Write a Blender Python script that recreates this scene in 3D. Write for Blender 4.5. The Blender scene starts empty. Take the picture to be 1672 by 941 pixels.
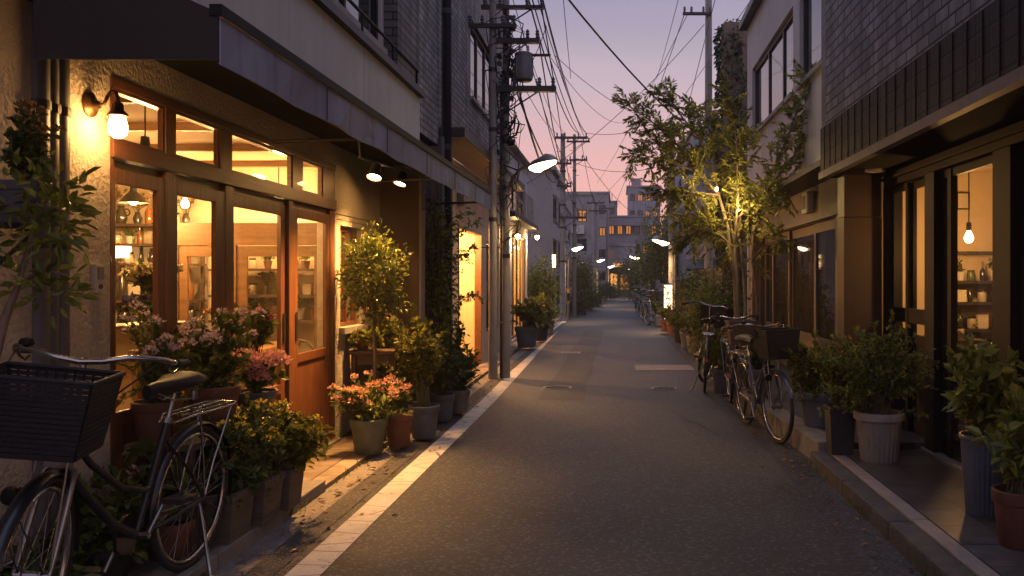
import bpy, bmesh, math, random
import numpy as np
from mathutils import Vector, Matrix
PI = math.pi
R = math.radians
SC = bpy.context.scene
COL = SC.collection
F, CX, CY, HC = 1400.0, 1010.0, 455.0, 1.45      # focal length and vanishing point measured on the photograph, eye height


def wx(px, Y): return (px - CX) * Y / F
def wz(py, Y): return HC + (CY - py) * Y / F
def yx(px, X): return F * X / (px - CX)


# ---------------------------------------------------------------- materials
MATS = {}


def nmat(name):
    m = bpy.data.materials.new(name)
    m.use_nodes = True
    nt = m.node_tree
    nt.nodes.clear()
    return m, nt, nt.nodes, nt.links


def c4(c): return (c[0], c[1], c[2], 1.0)


def mat(name, col, rough=.6, metal=0.0, var=.18, vs=5.0, bump=0.0, bs=40.0, spec=.4, stretch=(1, 1, 1), dirt=0.0, speck=0.0, ss=120.0, trans=0.0, coat=0.0, streak=0.0, sharp=0.0, worn=None):
    """A procedural surface: two scales of colour variation, optional speckle, streaks, leaf translucency and bump."""
    m, nt, N, L = nmat(name)
    out = N.new('ShaderNodeOutputMaterial')
    b = N.new('ShaderNodeBsdfPrincipled')
    b.inputs['Roughness'].default_value = rough
    b.inputs['Metallic'].default_value = metal
    b.inputs['Specular IOR Level'].default_value = spec
    b.inputs['Coat Weight'].default_value = coat
    tc = N.new('ShaderNodeTexCoord')
    mp = N.new('ShaderNodeMapping')
    mp.inputs['Scale'].default_value = stretch
    L.new(tc.outputs['Object'], mp.inputs['Vector'])
    n1 = N.new('ShaderNodeTexNoise')
    n1.inputs['Scale'].default_value = vs
    n1.inputs['Detail'].default_value = 6
    n1.inputs['Roughness'].default_value = .65
    L.new(mp.outputs['Vector'], n1.inputs['Vector'])
    rmp = N.new('ShaderNodeValToRGB')
    rmp.color_ramp.elements[0].position = .3
    rmp.color_ramp.elements[1].position = .7
    rmp.color_ramp.elements[0].color = c4([max(0, c * (1 - var)) for c in col])
    rmp.color_ramp.elements[1].color = c4([min(1, c * (1 + var)) for c in col])
    L.new(n1.outputs['Fac'], rmp.inputs['Fac'])
    cur = rmp.outputs['Color']

    def mul(cur, fac_out, amount, colr):
        mx = N.new('ShaderNodeMix'); mx.data_type = 'RGBA'; mx.blend_type = 'MIX'
        mth = N.new('ShaderNodeMath'); mth.operation = 'MULTIPLY'; mth.inputs[1].default_value = amount
        L.new(fac_out, mth.inputs[0]); L.new(mth.outputs[0], mx.inputs['Factor'])
        L.new(cur, mx.inputs['A']); mx.inputs['B'].default_value = c4(colr)
        return mx.outputs['Result']
    if dirt > 0:
        n2 = N.new('ShaderNodeTexNoise'); n2.inputs['Scale'].default_value = 1.3; n2.inputs['Detail'].default_value = 8
        L.new(tc.outputs['Object'], n2.inputs['Vector'])
        r2 = N.new('ShaderNodeValToRGB'); r2.color_ramp.elements[0].position = .48; r2.color_ramp.elements[1].position = .72
        L.new(n2.outputs['Fac'], r2.inputs['Fac'])
        cur = mul(cur, r2.outputs['Color'], dirt, [c * .45 for c in col])
    if streak > 0:
        m2 = N.new('ShaderNodeMapping'); m2.inputs['Scale'].default_value = (9, 9, .5)
        L.new(tc.outputs['Object'], m2.inputs['Vector'])
        n3 = N.new('ShaderNodeTexNoise'); n3.inputs['Scale'].default_value = 1.2; n3.inputs['Detail'].default_value = 5
        L.new(m2.outputs['Vector'], n3.inputs['Vector'])
        r3 = N.new('ShaderNodeValToRGB'); r3.color_ramp.elements[0].position = .5; r3.color_ramp.elements[1].position = .75
        L.new(n3.outputs['Fac'], r3.inputs['Fac'])
        cur = mul(cur, r3.outputs['Color'], streak, [c * .4 for c in col])
    if speck > 0:
        v = N.new('ShaderNodeTexVoronoi'); v.inputs['Scale'].default_value = ss
        L.new(tc.outputs['Object'], v.inputs['Vector'])
        sp = N.new('ShaderNodeSeparateColor'); L.new(v.outputs['Color'], sp.inputs['Color'])
        r4 = N.new('ShaderNodeValToRGB'); r4.color_ramp.elements[0].position = sharp or .45; r4.color_ramp.elements[1].position = sharp + .2 if sharp else 1.0
        L.new(sp.outputs['Red'], r4.inputs['Fac'])
        cur = mul(cur, r4.outputs['Color'], speck, [min(1, c * 3.2 + .02) for c in col])
    if worn:
        w1 = N.new('ShaderNodeTexNoise'); w1.inputs['Scale'].default_value = 14; w1.inputs['Detail'].default_value = 9; w1.inputs['Roughness'].default_value = .75
        L.new(tc.outputs['Object'], w1.inputs['Vector'])
        w2 = N.new('ShaderNodeTexVoronoi'); w2.feature = 'DISTANCE_TO_EDGE'; w2.inputs['Scale'].default_value = 2.6
        wm = N.new('ShaderNodeMapping'); wm.inputs['Scale'].default_value = (.6, 1.4, 1)
        L.new(tc.outputs['Object'], wm.inputs['Vector']); L.new(wm.outputs['Vector'], w2.inputs['Vector'])
        k1 = N.new('ShaderNodeMath'); k1.operation = 'LESS_THAN'; k1.inputs[1].default_value = .012; L.new(w2.outputs['Distance'], k1.inputs[0])
        k2 = N.new('ShaderNodeValToRGB'); k2.color_ramp.elements[0].position = .56; k2.color_ramp.elements[1].position = .66; L.new(w1.outputs['Fac'], k2.inputs['Fac'])
        k3 = N.new('ShaderNodeMath'); k3.operation = 'MAXIMUM'; L.new(k1.outputs[0], k3.inputs[0]); L.new(k2.outputs['Color'], k3.inputs[1])
        cur = mul(cur, k3.outputs[0], .8, worn)
    L.new(cur, b.inputs['Base Color'])
    if bump > 0:
        nb = N.new('ShaderNodeTexNoise'); nb.inputs['Scale'].default_value = bs; nb.inputs['Detail'].default_value = 5
        L.new(mp.outputs['Vector'], nb.inputs['Vector'])
        bp = N.new('ShaderNodeBump'); bp.inputs['Strength'].default_value = min(1, bump); bp.inputs['Distance'].default_value = .02
        L.new(nb.outputs['Fac'], bp.inputs['Height']); L.new(bp.outputs['Normal'], b.inputs['Normal'])
    L.new(b.outputs[0], out.inputs[0])
    MATS[name] = m
    return m


def leafmat(name, col, trans=.35, var=.5):
    """Leaves: every leaf (mesh island) has its own tone; light comes through."""
    m, nt, N, L = nmat(name)
    out = N.new('ShaderNodeOutputMaterial')
    g = N.new('ShaderNodeNewGeometry')
    r = N.new('ShaderNodeValToRGB')
    e = r.color_ramp.elements
    e[0].color = c4([c * (1 - var) for c in col]); e[1].color = c4([min(1, col[0] * (1 + var * 1.7)), min(1, col[1] * (1 + var * 1.1)), col[2] * (1 + var * .2)])
    L.new(g.outputs['Random Per Island'], r.inputs['Fac'])
    b = N.new('ShaderNodeBsdfPrincipled'); b.inputs['Roughness'].default_value = .42; b.inputs['Specular IOR Level'].default_value = .45
    t = N.new('ShaderNodeBsdfTranslucent')
    L.new(r.outputs['Color'], b.inputs['Base Color']); L.new(r.outputs['Color'], t.inputs['Color'])
    mx = N.new('ShaderNodeMixShader'); mx.inputs['Fac'].default_value = trans
    L.new(b.outputs[0], mx.inputs[1]); L.new(t.outputs[0], mx.inputs[2]); L.new(mx.outputs[0], out.inputs[0])
    MATS[name] = m
    return m


def glassmat(name, tint=(.95, .95, .95), ior=1.45, rough=.0, dust=.0):
    """Thin window glass: clear with a mirror reflection that grows at grazing angles, a little dust."""
    m, nt, N, L = nmat(name)
    out = N.new('ShaderNodeOutputMaterial')
    t = N.new('ShaderNodeBsdfTransparent'); t.inputs['Color'].default_value = c4(tint)
    g = N.new('ShaderNodeBsdfGlossy'); g.inputs['Roughness'].default_value = rough; g.inputs['Color'].default_value = (.9, .9, .9, 1)
    f = N.new('ShaderNodeLayerWeight'); f.inputs['Blend'].default_value = .5
    pw = N.new('ShaderNodeMath'); pw.operation = 'POWER'; pw.inputs[1].default_value = 5.0
    ma = N.new('ShaderNodeMath'); ma.operation = 'MULTIPLY_ADD'; ma.inputs[1].default_value = .75; ma.inputs[2].default_value = ((ior - 1) / (ior + 1)) ** 2 * 1.6
    L.new(f.outputs['Facing'], pw.inputs[0]); L.new(pw.outputs[0], ma.inputs[0])
    mx = N.new('ShaderNodeMixShader')
    L.new(ma.outputs[0], mx.inputs['Fac']); L.new(t.outputs[0], mx.inputs[1]); L.new(g.outputs[0], mx.inputs[2])
    last = mx
    if dust > 0:
        d = N.new('ShaderNodeBsdfDiffuse'); d.inputs['Color'].default_value = (.5, .48, .45, 1)
        n = N.new('ShaderNodeTexNoise'); n.inputs['Scale'].default_value = 3; n.inputs['Detail'].default_value = 8
        tc = N.new('ShaderNodeTexCoord'); L.new(tc.outputs['Object'], n.inputs['Vector'])
        mt = N.new('ShaderNodeMath'); mt.operation = 'MULTIPLY'; mt.inputs[1].default_value = dust
        L.new(n.outputs['Fac'], mt.inputs[0])
        m2 = N.new('ShaderNodeMixShader'); L.new(mt.outputs[0], m2.inputs['Fac']); L.new(mx.outputs[0], m2.inputs[1]); L.new(d.outputs[0], m2.inputs[2])
        last = m2
    L.new(last.outputs[0], out.inputs[0])
    MATS[name] = m
    return m


def darkglass(name, col=(.012, .012, .015), ior=1.7):
    """Window over a dark room: almost black, mirroring the sky."""
    m, nt, N, L = nmat(name)
    out = N.new('ShaderNodeOutputMaterial')
    b = N.new('ShaderNodeBsdfPrincipled')
    b.inputs['Base Color'].default_value = c4(col); b.inputs['Roughness'].default_value = .04; b.inputs['IOR'].default_value = ior
    tc = N.new('ShaderNodeTexCoord')
    n = N.new('ShaderNodeTexNoise'); n.inputs['Scale'].default_value = .9; n.inputs['Detail'].default_value = 1
    L.new(tc.outputs['Object'], n.inputs['Vector'])
    bp = N.new('ShaderNodeBump'); bp.inputs['Strength'].default_value = .06; bp.inputs['Distance'].default_value = .05
    L.new(n.outputs['Fac'], bp.inputs['Height']); L.new(bp.outputs['Normal'], b.inputs['Normal'])
    L.new(b.outputs[0], out.inputs[0])
    MATS[name] = m
    return m


def emit(name, col, st):
    m, nt, N, L = nmat(name)
    out = N.new('ShaderNodeOutputMaterial'); e = N.new('ShaderNodeEmission')
    e.inputs['Color'].default_value = c4(col); e.inputs['Strength'].default_value = st
    L.new(e.outputs[0], out.inputs[0])
    MATS[name] = m
    return m


def brick(name, col, mortar, bw, bh, axis='x', gap=.012, rough=.75, var=.25, bump=.6, offset=.5, spec=.3):
    """Courses of bricks or tiles laid on a wall facing along the given axis."""
    m, nt, N, L = nmat(name)
    out = N.new('ShaderNodeOutputMaterial'); b = N.new('ShaderNodeBsdfPrincipled')
    b.inputs['Roughness'].default_value = rough; b.inputs['Specular IOR Level'].default_value = spec
    tc = N.new('ShaderNodeTexCoord'); s = N.new('ShaderNodeSeparateXYZ'); cb = N.new('ShaderNodeCombineXYZ')
    L.new(tc.outputs['Object'], s.inputs[0])
    if axis == 'x': L.new(s.outputs['Y'], cb.inputs['X']); L.new(s.outputs['Z'], cb.inputs['Y'])
    elif axis == 'y': L.new(s.outputs['X'], cb.inputs['X']); L.new(s.outputs['Z'], cb.inputs['Y'])
    else: L.new(s.outputs['Y'], cb.inputs['X']); L.new(s.outputs['X'], cb.inputs['Y'])
    br = N.new('ShaderNodeTexBrick')
    br.inputs['Scale'].default_value = 1.0; br.inputs['Brick Width'].default_value = bw; br.inputs['Row Height'].default_value = bh
    br.inputs['Mortar Size'].default_value = gap; br.inputs['Mortar Smooth'].default_value = .3; br.offset = offset
    br.inputs['Color1'].default_value = c4([c * (1 - var) for c in col]); br.inputs['Color2'].default_value = c4([c * (1 + var) for c in col])
    br.inputs['Mortar'].default_value = c4(mortar)
    L.new(cb.outputs[0], br.inputs['Vector'])
    n = N.new('ShaderNodeTexNoise'); n.inputs['Scale'].default_value = 3.0; n.inputs['Detail'].default_value = 8
    L.new(tc.outputs['Object'], n.inputs['Vector'])
    r = N.new('ShaderNodeValToRGB'); r.color_ramp.elements[0].position = .3; r.color_ramp.elements[1].position = .75
    r.color_ramp.elements[0].color = (.55, .55, .55, 1); r.color_ramp.elements[1].color = (1.25, 1.25, 1.25, 1)
    L.new(n.outputs['Fac'], r.inputs['Fac'])
    mx = N.new('ShaderNodeMix'); mx.data_type = 'RGBA'; mx.blend_type = 'MULTIPLY'; mx.inputs['Factor'].default_value = .8
    L.new(br.outputs['Color'], mx.inputs['A']); L.new(r.outputs['Color'], mx.inputs['B'])
    mp3 = N.new('ShaderNodeMapping'); mp3.inputs['Scale'].default_value = (5, 5, .4); L.new(tc.outputs['Object'], mp3.inputs['Vector'])
    n3 = N.new('ShaderNodeTexNoise'); n3.inputs['Scale'].default_value = 1.5; n3.inputs['Detail'].default_value = 7; L.new(mp3.outputs['Vector'], n3.inputs['Vector'])
    r3 = N.new('ShaderNodeValToRGB'); r3.color_ramp.elements[0].position = .35; r3.color_ramp.elements[1].position = .65; r3.color_ramp.elements[0].color = (.5, .5, .5, 1); r3.color_ramp.elements[1].color = (1.1, 1.1, 1.1, 1); L.new(n3.outputs['Fac'], r3.inputs['Fac'])
    mx3 = N.new('ShaderNodeMix'); mx3.data_type = 'RGBA'; mx3.blend_type = 'MULTIPLY'; mx3.inputs['Factor'].default_value = .75
    L.new(mx.outputs['Result'], mx3.inputs['A']); L.new(r3.outputs['Color'], mx3.inputs['B'])
    L.new(mx3.outputs['Result'], b.inputs['Base Color'])
    inv = N.new('ShaderNodeMath'); inv.operation = 'MULTIPLY_ADD'; inv.inputs[1].default_value = -1; inv.inputs[2].default_value = 1
    L.new(br.outputs['Fac'], inv.inputs[0])
    n2 = N.new('ShaderNodeTexNoise'); n2.inputs['Scale'].default_value = 45; n2.inputs['Detail'].default_value = 4
    L.new(tc.outputs['Object'], n2.inputs['Vector'])
    ad = N.new('ShaderNodeMath'); ad.operation = 'MULTIPLY_ADD'; ad.inputs[1].default_value = .25
    L.new(n2.outputs['Fac'], ad.inputs[0]); L.new(inv.outputs[0], ad.inputs[2])
    bp = N.new('ShaderNodeBump'); bp.inputs['Strength'].default_value = bump; bp.inputs['Distance'].default_value = .012
    L.new(ad.outputs[0], bp.inputs['Height']); L.new(bp.outputs['Normal'], b.inputs['Normal'])
    L.new(b.outputs[0], out.inputs[0])
    MATS[name] = m
    return m


# ---------------------------------------------------------------- mesh builder
def tag(o, label=None, cat=None, group=None, kind=None):
    if label: o['label'] = label
    if cat: o['category'] = cat
    if group: o['group'] = group
    if kind: o['kind'] = kind
    return o


def thing(name, label, cat, loc=(0, 0, 0), group=None, kind=None):
    o = bpy.data.objects.new(name, None)
    o.empty_display_size = .1
    COL.objects.link(o); o.location = loc
    return tag(o, label, cat, group, kind)


def rootloc(o):
    v = Vector((0, 0, 0))
    while o is not None:
        v += o.location; o = o.parent
    return v


class MB:
    """Collects boxes, tubes, lathes and leaves in world space; build() links them as one mesh object."""
    def __init__(s): s.v = []; s.f = []; s.n = 0

    def add(s, vs, fs):
        n = s.n
        s.v.extend(tuple(p) for p in vs); s.f.extend(tuple(i + n for i in f) for f in fs); s.n += len(vs)
        return s

    def hexa(s, p):
        return s.add(p, [(0, 3, 2, 1), (4, 5, 6, 7), (0, 1, 5, 4), (1, 2, 6, 5), (2, 3, 7, 6), (3, 0, 4, 7)])

    def box(s, x0, x1, y0, y1, z0, z1):
        return s.hexa([(x0, y0, z0), (x1, y0, z0), (x1, y1, z0), (x0, y1, z0), (x0, y0, z1), (x1, y0, z1), (x1, y1, z1), (x0, y1, z1)])

    def pbox(s, pl, u0, u1, v0, v1, d0, d1):
        P = lambda u, v, d: pt(pl, u, v, d)
        return s.hexa([P(u0, v0, d0), P(u1, v0, d0), P(u1, v0, d1), P(u0, v0, d1), P(u0, v1, d0), P(u1, v1, d0), P(u1, v1, d1), P(u0, v1, d1)])

    def quad(s, a, b, c, d): return s.add([a, b, c, d], [(0, 1, 2, 3)])

    def pframe(s, pl, u0, u1, v0, v1, w, d0, d1, bottom=None):
        bw = w if bottom is None else bottom
        s.pbox(pl, u0, u0 + w, v0, v1, d0, d1); s.pbox(pl, u1 - w, u1, v0, v1, d0, d1)
        s.pbox(pl, u0 + w, u1 - w, v1 - w, v1, d0, d1); s.pbox(pl, u0 + w, u1 - w, v0, v0 + bw, d0, d1)
        return s

    def pwall(s, pl, u0, u1, v0, v1, ops, th):
        """A wall with real openings: faces, reveals and edges only."""
        us = sorted({u0, u1, *[c for o in ops for c in o[:2] if u0 < c < u1]})
        vs = sorted({v0, v1, *[c for o in ops for c in o[2:] if v0 < c < v1]})
        solid = {}
        for i in range(len(us) - 1):
            for j in range(len(vs) - 1):
                a, b = (us[i] + us[i + 1]) / 2, (vs[j] + vs[j + 1]) / 2
                solid[i, j] = not any(o[0] < a < o[1] and o[2] < b < o[3] for o in ops)
        P = lambda u, v, d: pt(pl, u, v, d)
        for (i, j), ok in solid.items():
            if not ok: continue
            a, b, c, d = us[i], us[i + 1], vs[j], vs[j + 1]
            s.quad(P(a, c, 0), P(b, c, 0), P(b, d, 0), P(a, d, 0)); s.quad(P(a, c, th), P(a, d, th), P(b, d, th), P(b, c, th))
            if not solid.get((i - 1, j)): s.quad(P(a, c, 0), P(a, d, 0), P(a, d, th), P(a, c, th))
            if not solid.get((i + 1, j)): s.quad(P(b, c, 0), P(b, c, th), P(b, d, th), P(b, d, 0))
            if not solid.get((i, j - 1)): s.quad(P(a, c, 0), P(a, c, th), P(b, c, th), P(b, c, 0))
            if not solid.get((i, j + 1)): s.quad(P(a, d, 0), P(b, d, 0), P(b, d, th), P(a, d, th))
        return s

    def tube(s, pts, rad, k=8, cap=True, flat=None):
        pts = [Vector(p) for p in pts]
        if not hasattr(rad, '__len__'): rad = [rad] * len(pts)
        t0 = (pts[1] - pts[0]).normalized()
        ref = Vector((0, 0, 1)) if abs(t0.z) < .9 else Vector((1, 0, 0))
        nrm = t0.cross(ref).normalized()
        vs, fs = [], []
        for i, p in enumerate(pts):
            if i == 0: t = t0
            elif i == len(pts) - 1: t = (pts[i] - pts[i - 1]).normalized()
            else: t = (pts[i + 1] - pts[i - 1]).normalized()
            nrm = (nrm - t * nrm.dot(t))
            nrm = nrm.normalized() if nrm.length > 1e-6 else t.orthogonal().normalized()
            bn = t.cross(nrm)
            for q in range(k):
                a = 2 * PI * q / k
                vs.append(p + (nrm * math.cos(a) + bn * math.sin(a)) * rad[i])
        for i in range(len(pts) - 1):
            for q in range(k):
                a, b = i * k + q, i * k + (q + 1) % k
                fs.append((a, b, b + k, a + k))
        if cap and k > 2:
            fs.append(tuple(range(k - 1, -1, -1))); fs.append(tuple(range((len(pts) - 1) * k, len(pts) * k)))
        return s.add(vs, fs)

    def lathe(s, prof, c=(0, 0, 0), k=24, axis=None, flute=0, fd=0.0, close=False):
        """prof: list of (r, z); axis: direction of +z."""
        M = Matrix.Identity(3)
        if axis is not None: M = Vector((0, 0, 1)).rotation_difference(Vector(axis)).to_matrix()
        c = Vector(c); vs, fs = [], []
        for r, z in prof:
            for q in range(k):
                a = 2 * PI * q / k
                rr = r - (fd if flute and (q % (k // flute)) < (k // flute) / 2 else 0)
                vs.append(c + M @ Vector((rr * math.cos(a), rr * math.sin(a), z)))
        for i in range(len(prof) - 1):
            for q in range(k):
                a, b = i * k + q, i * k + (q + 1) % k
                fs.append((a, b, b + k, a + k))
        if prof[0][0] > 1e-4: fs.append(tuple(range(k - 1, -1, -1)))
        if prof[-1][0] > 1e-4 or close: fs.append(tuple(range((len(prof) - 1) * k, len(prof) * k)))
        return s.add(vs, fs)

    def torus(s, c, ra, rb, axis=(1, 0, 0), k=40, j=8, a0=0, a1=2 * PI, sq=1.0):
        M = Vector((0, 0, 1)).rotation_difference(Vector(axis)).to_matrix()
        c = Vector(c); full = abs(a1 - a0 - 2 * PI) < 1e-5
        n = k if full else k + 1
        vs, fs = [], []
        for i in range(n):
            a = a0 + (a1 - a0) * i / k
            for q in range(j):
                b = 2 * PI * q / j
                r = ra + rb * math.cos(b)
                vs.append(c + M @ Vector((r * math.cos(a), r * math.sin(a), rb * sq * math.sin(b))))
        for i in range(k):
            for q in range(j):
                i2 = (i + 1) % n
                fs.append((i * j + q, i2 * j + q, i2 * j + (q + 1) % j, i * j + (q + 1) % j))
        return s.add(vs, fs)

    def ball(s, c, r, k=14, j=8):
        rx, ry, rz = r if hasattr(r, '__len__') else (r, r, r)
        vs = [Vector((c[0], c[1], c[2] - rz))]; fs = []
        for i in range(1, j):
            t = PI * i / j
            for q in range(k):
                a = 2 * PI * q / k
                vs.append((c[0] + rx * math.sin(t) * math.cos(a), c[1] + ry * math.sin(t) * math.sin(a), c[2] - rz * math.cos(t)))
        vs.append((c[0], c[1], c[2] + rz))
        for q in range(k): fs.append((0, 1 + (q + 1) % k, 1 + q))
        for i in range(j - 2):
            for q in range(k):
                a, b = 1 + i * k + q, 1 + i * k + (q + 1) % k
                fs.append((a, b, b + k, a + k))
        n = len(vs) - 1
        for q in range(k): fs.append((n, 1 + (j - 2) * k + q, 1 + (j - 2) * k + (q + 1) % k))
        return s.add(vs, fs)

    def leaves(s, arr):
        """arr: (V, n) as made by leaf_arr - six vertices, two faces a leaf."""
        V = arr.reshape(-1, 3); n = len(V) // 6; o = s.n
        s.v.extend(map(tuple, V.tolist()))
        for i in range(n):
            b = o + i * 6
            s.f.append((b, b + 1, b + 2, b + 3)); s.f.append((b + 3, b + 4, b + 5, b))
        s.n += n * 6
        return s

    def build(s, name, m, parent=None, smooth=None, bevel=0, recalc=True, loc=None):
        me = bpy.data.meshes.new(name)
        off = rootloc(parent) if parent is not None else Vector(loc or (0, 0, 0))
        if off.length > 0: vs = [(a[0] - off.x, a[1] - off.y, a[2] - off.z) for a in s.v]
        else: vs = s.v
        me.from_pydata(vs, [], s.f)
        if recalc or bevel:
            bm = bmesh.new(); bm.from_mesh(me)
            if recalc: bmesh.ops.recalc_face_normals(bm, faces=bm.faces)
            if bevel: bmesh.ops.bevel(bm, geom=list(bm.edges), offset=bevel, segments=2, affect='EDGES', profile=.6, clamp_overlap=True)
            bm.to_mesh(me); bm.free()
        if smooth is not None:
            me.polygons.foreach_set('use_smooth', [True] * len(me.polygons))
            me.set_sharp_from_angle(angle=R(smooth))
        me.materials.append(MATS[m] if isinstance(m, str) else m)
        o = bpy.data.objects.new(name, me); COL.objects.link(o)
        if parent is not None: o.parent = parent
        elif loc: o.location = loc
        return o


def pt(pl, u, v, d):
    k, c = pl
    if k == 'L': return (c - d, u, v)
    if k == 'R': return (c + d, u, v)
    return (u, c + d, v)


def kids(o): return [c for c in SC.objects if c.parent == o]


def copy_tree(o, parent=None):
    c = o.copy(); COL.objects.link(c)
    if parent is not None: c.parent = parent
    for ch in CH.get(o.name, []): copy_tree(ch, c)
    return c


CH = {}


def index_children():
    CH.clear()
    for o in SC.objects:
        if o.parent: CH.setdefault(o.parent.name, []).append(o)


# ---------------------------------------------------------------- foliage
def unit(a): return a / np.maximum(np.linalg.norm(a, axis=-1, keepdims=True), 1e-9)


def leaf_arr(P, D, Ln, W, rng, up=.6):
    """Six-point leaves at P along D: folded along the midrib, tips drooping."""
    P = np.asarray(P, float); D = unit(np.asarray(D, float)); n = len(P)
    Ln = np.broadcast_to(np.asarray(Ln, float), (n,))[:, None]
    U = rng.normal(size=(n, 3)) * (1 - up); U[:, 2] += up
    S = unit(np.cross(D, U)); Nn = np.cross(S, D)
    w = Ln * W
    out = np.empty((n, 6, 3))
    out[:, 0] = P
    out[:, 1] = P + D * Ln * .33 + S * w * .5 + Nn * w * .16
    out[:, 2] = P + D * Ln * .7 + S * w * .38 + Nn * w * .08
    out[:, 3] = P + D * Ln - Nn * Ln * .14
    out[:, 4] = P + D * Ln * .7 - S * w * .38 + Nn * w * .08
    out[:, 5] = P + D * Ln * .33 - S * w * .5 + Nn * w * .16
    return out


def bush(rng, base, c, r, n=60, nodes=9, per=2, Ln=.06, W=.5, clumps=8, spread=.32, start=.35, rise=.15, droop=0.0, stem_r=.004, bs=.12):
    """Stems from a pot's soil arching to clumps in an ellipsoid; leaves in pairs along them. Returns (leaf array, stem builder, tips)."""
    base, c, r = np.array(base, float), np.array(c, float), np.array(r, float)
    cl = []
    for i in range(clumps):
        d = rng.normal(size=3); d /= np.linalg.norm(d)
        cl.append(c + d * r * rng.uniform(.45, .85))
    mb = MB(); arrs = []; tips = []
    for i in range(n):
        t = cl[i % clumps] + rng.normal(size=3) * r * spread
        b0 = base + np.array([rng.normal() * r[0] * bs, rng.normal() * r[1] * bs, 0])
        t[2] = max(t[2], base[2] - .15)
        mid = b0 * .55 + t * .45; mid[2] = max(b0[2], t[2] * .8 + b0[2] * .2) + rise * r[2]
        s = np.linspace(0, 1, 7)[:, None]
        curve = (1 - s) ** 2 * b0 + 2 * s * (1 - s) * mid + s ** 2 * t
        mb.tube(curve[::2].tolist(), [stem_r, stem_r * .9, stem_r * .7, stem_r * .4], 3, cap=False)
        s = np.linspace(start, 1, nodes)[:, None] + rng.normal(size=(nodes, 1)) * .01
        p = (1 - s) ** 2 * b0 + 2 * s * (1 - s) * mid + s ** 2 * t
        tg = unit(2 * (1 - s) * (mid - b0) + 2 * s * (t - mid))
        p = np.repeat(p, per, 0); tg = np.repeat(tg, per, 0)
        D = tg * .55 + rng.normal(size=p.shape) * .6
        D[:, 2] += .1 - droop
        p = p + rng.normal(size=p.shape) * .006
        arrs.append(leaf_arr(p, D, Ln * rng.uniform(.6, 1.25, len(p)), W, rng)); tips.append(t)
    return np.concatenate(arrs), mb, np.array(tips)


def heads(rng, pts, hr, k, size, W=.7, flat=.7):
    """Flower heads: k petals each, facing outward from the head's centre."""
    arr = []
    for p in pts:
        d = rng.normal(size=(k, 3)); d[:, 2] = np.abs(d[:, 2]) * flat + .1; d = unit(d)
        q = np.asarray(p) + d * hr * rng.uniform(.5, 1.0, (k, 1))
        arr.append(leaf_arr(q, d + rng.normal(size=(k, 3)) * .7, size * rng.uniform(.7, 1.3, k), W, rng, up=.2))
    return np.concatenate(arr)


def blooms(rng, pts, hr, k, size, m, t):
    for p in pts: MB().leaves(heads(rng, [p], hr * rng.uniform(.8, 1.2), k, size)).build('flower', m, t, recalc=False)


def pot(kind, x, y, z, r, h, m, parent):
    mb = MB()
    if kind == 'rim':
        mb.lathe([(r * .72, 0), (r * .76, .006), (r * .94, h * .76), (r * 1.0, h * .77), (r * 1.03, h * .8), (r * 1.04, h * .98), (r * 1.0, h), (r * .92, h), (r * .9, h * .86)], (x, y, z), 32)
    elif kind == 'fluted':
        mb.lathe([(r * .74, 0), (r * .76, .008), (r * .95, h * .84)], (x, y, z), 96, flute=24, fd=.006)
        mb.lathe([(r * .95, h * .838), (r * 1.04, h * .85), (r * 1.05, h * .97), (r * 1.02, h), (r * .94, h), (r * .92, h * .88)], (x, y, z), 48)
    elif kind == 'tall':
        mb.lathe([(r * .7, 0), (r * .73, .01), (r * .96, h * .95)], (x, y, z), 96, flute=24, fd=.005)
        mb.lathe([(r * .96, h * .948), (r * 1.02, h * .955), (r * 1.03, h * .985), (r * 1.0, h), (r * .93, h), (r * .9, h * .92)], (x, y, z), 48)
    elif kind == 'bowl':
        mb.lathe([(r * .5, 0), (r * .75, h * .3), (r * .95, h * .8), (r * 1.02, h * .9), (r * 1.02, h), (r * .94, h), (r * .9, h * .85)], (x, y, z), 28)
    elif kind == 'box':
        a, b = r * .86, r
        mb.hexa([(x - a, y - a, z), (x + a, y - a, z), (x + a, y + a, z), (x - a, y + a, z), (x - b, y - b, z + h * .85), (x + b, y - b, z + h * .85), (x + b, y + b, z + h * .85), (x - b, y + b, z + h * .85)])
        b2 = b * 1.06; z0, z1 = z + h * .851, z + h
        for bx in ((x - b2, x + b2, y - b2, y - b2 + .02), (x - b2, x + b2, y + b2 - .02, y + b2), (x - b2, x - b2 + .02, y - b2 + .02, y + b2 - .02), (x + b2 - .02, x + b2, y - b2 + .02, y + b2 - .02)):
            mb.box(*bx, z0, z1)
    o = mb.build('pot', m, parent, smooth=38)
    sz = h * (.87 if kind != 'tall' else .93)
    sb = MB()
    if kind == 'box': sb.box(x - r * .9, x + r * .9, y - r * .9, y + r * .9, z + sz - .01, z + sz + .004)
    else: sb.lathe([(r * .905, sz - .01), (r * .6, sz + .006), (0.0001, sz + .014)], (x, y, z), 16)
    sb.build('soil', 'soil', parent)
    return o


SEED = [11]


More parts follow.
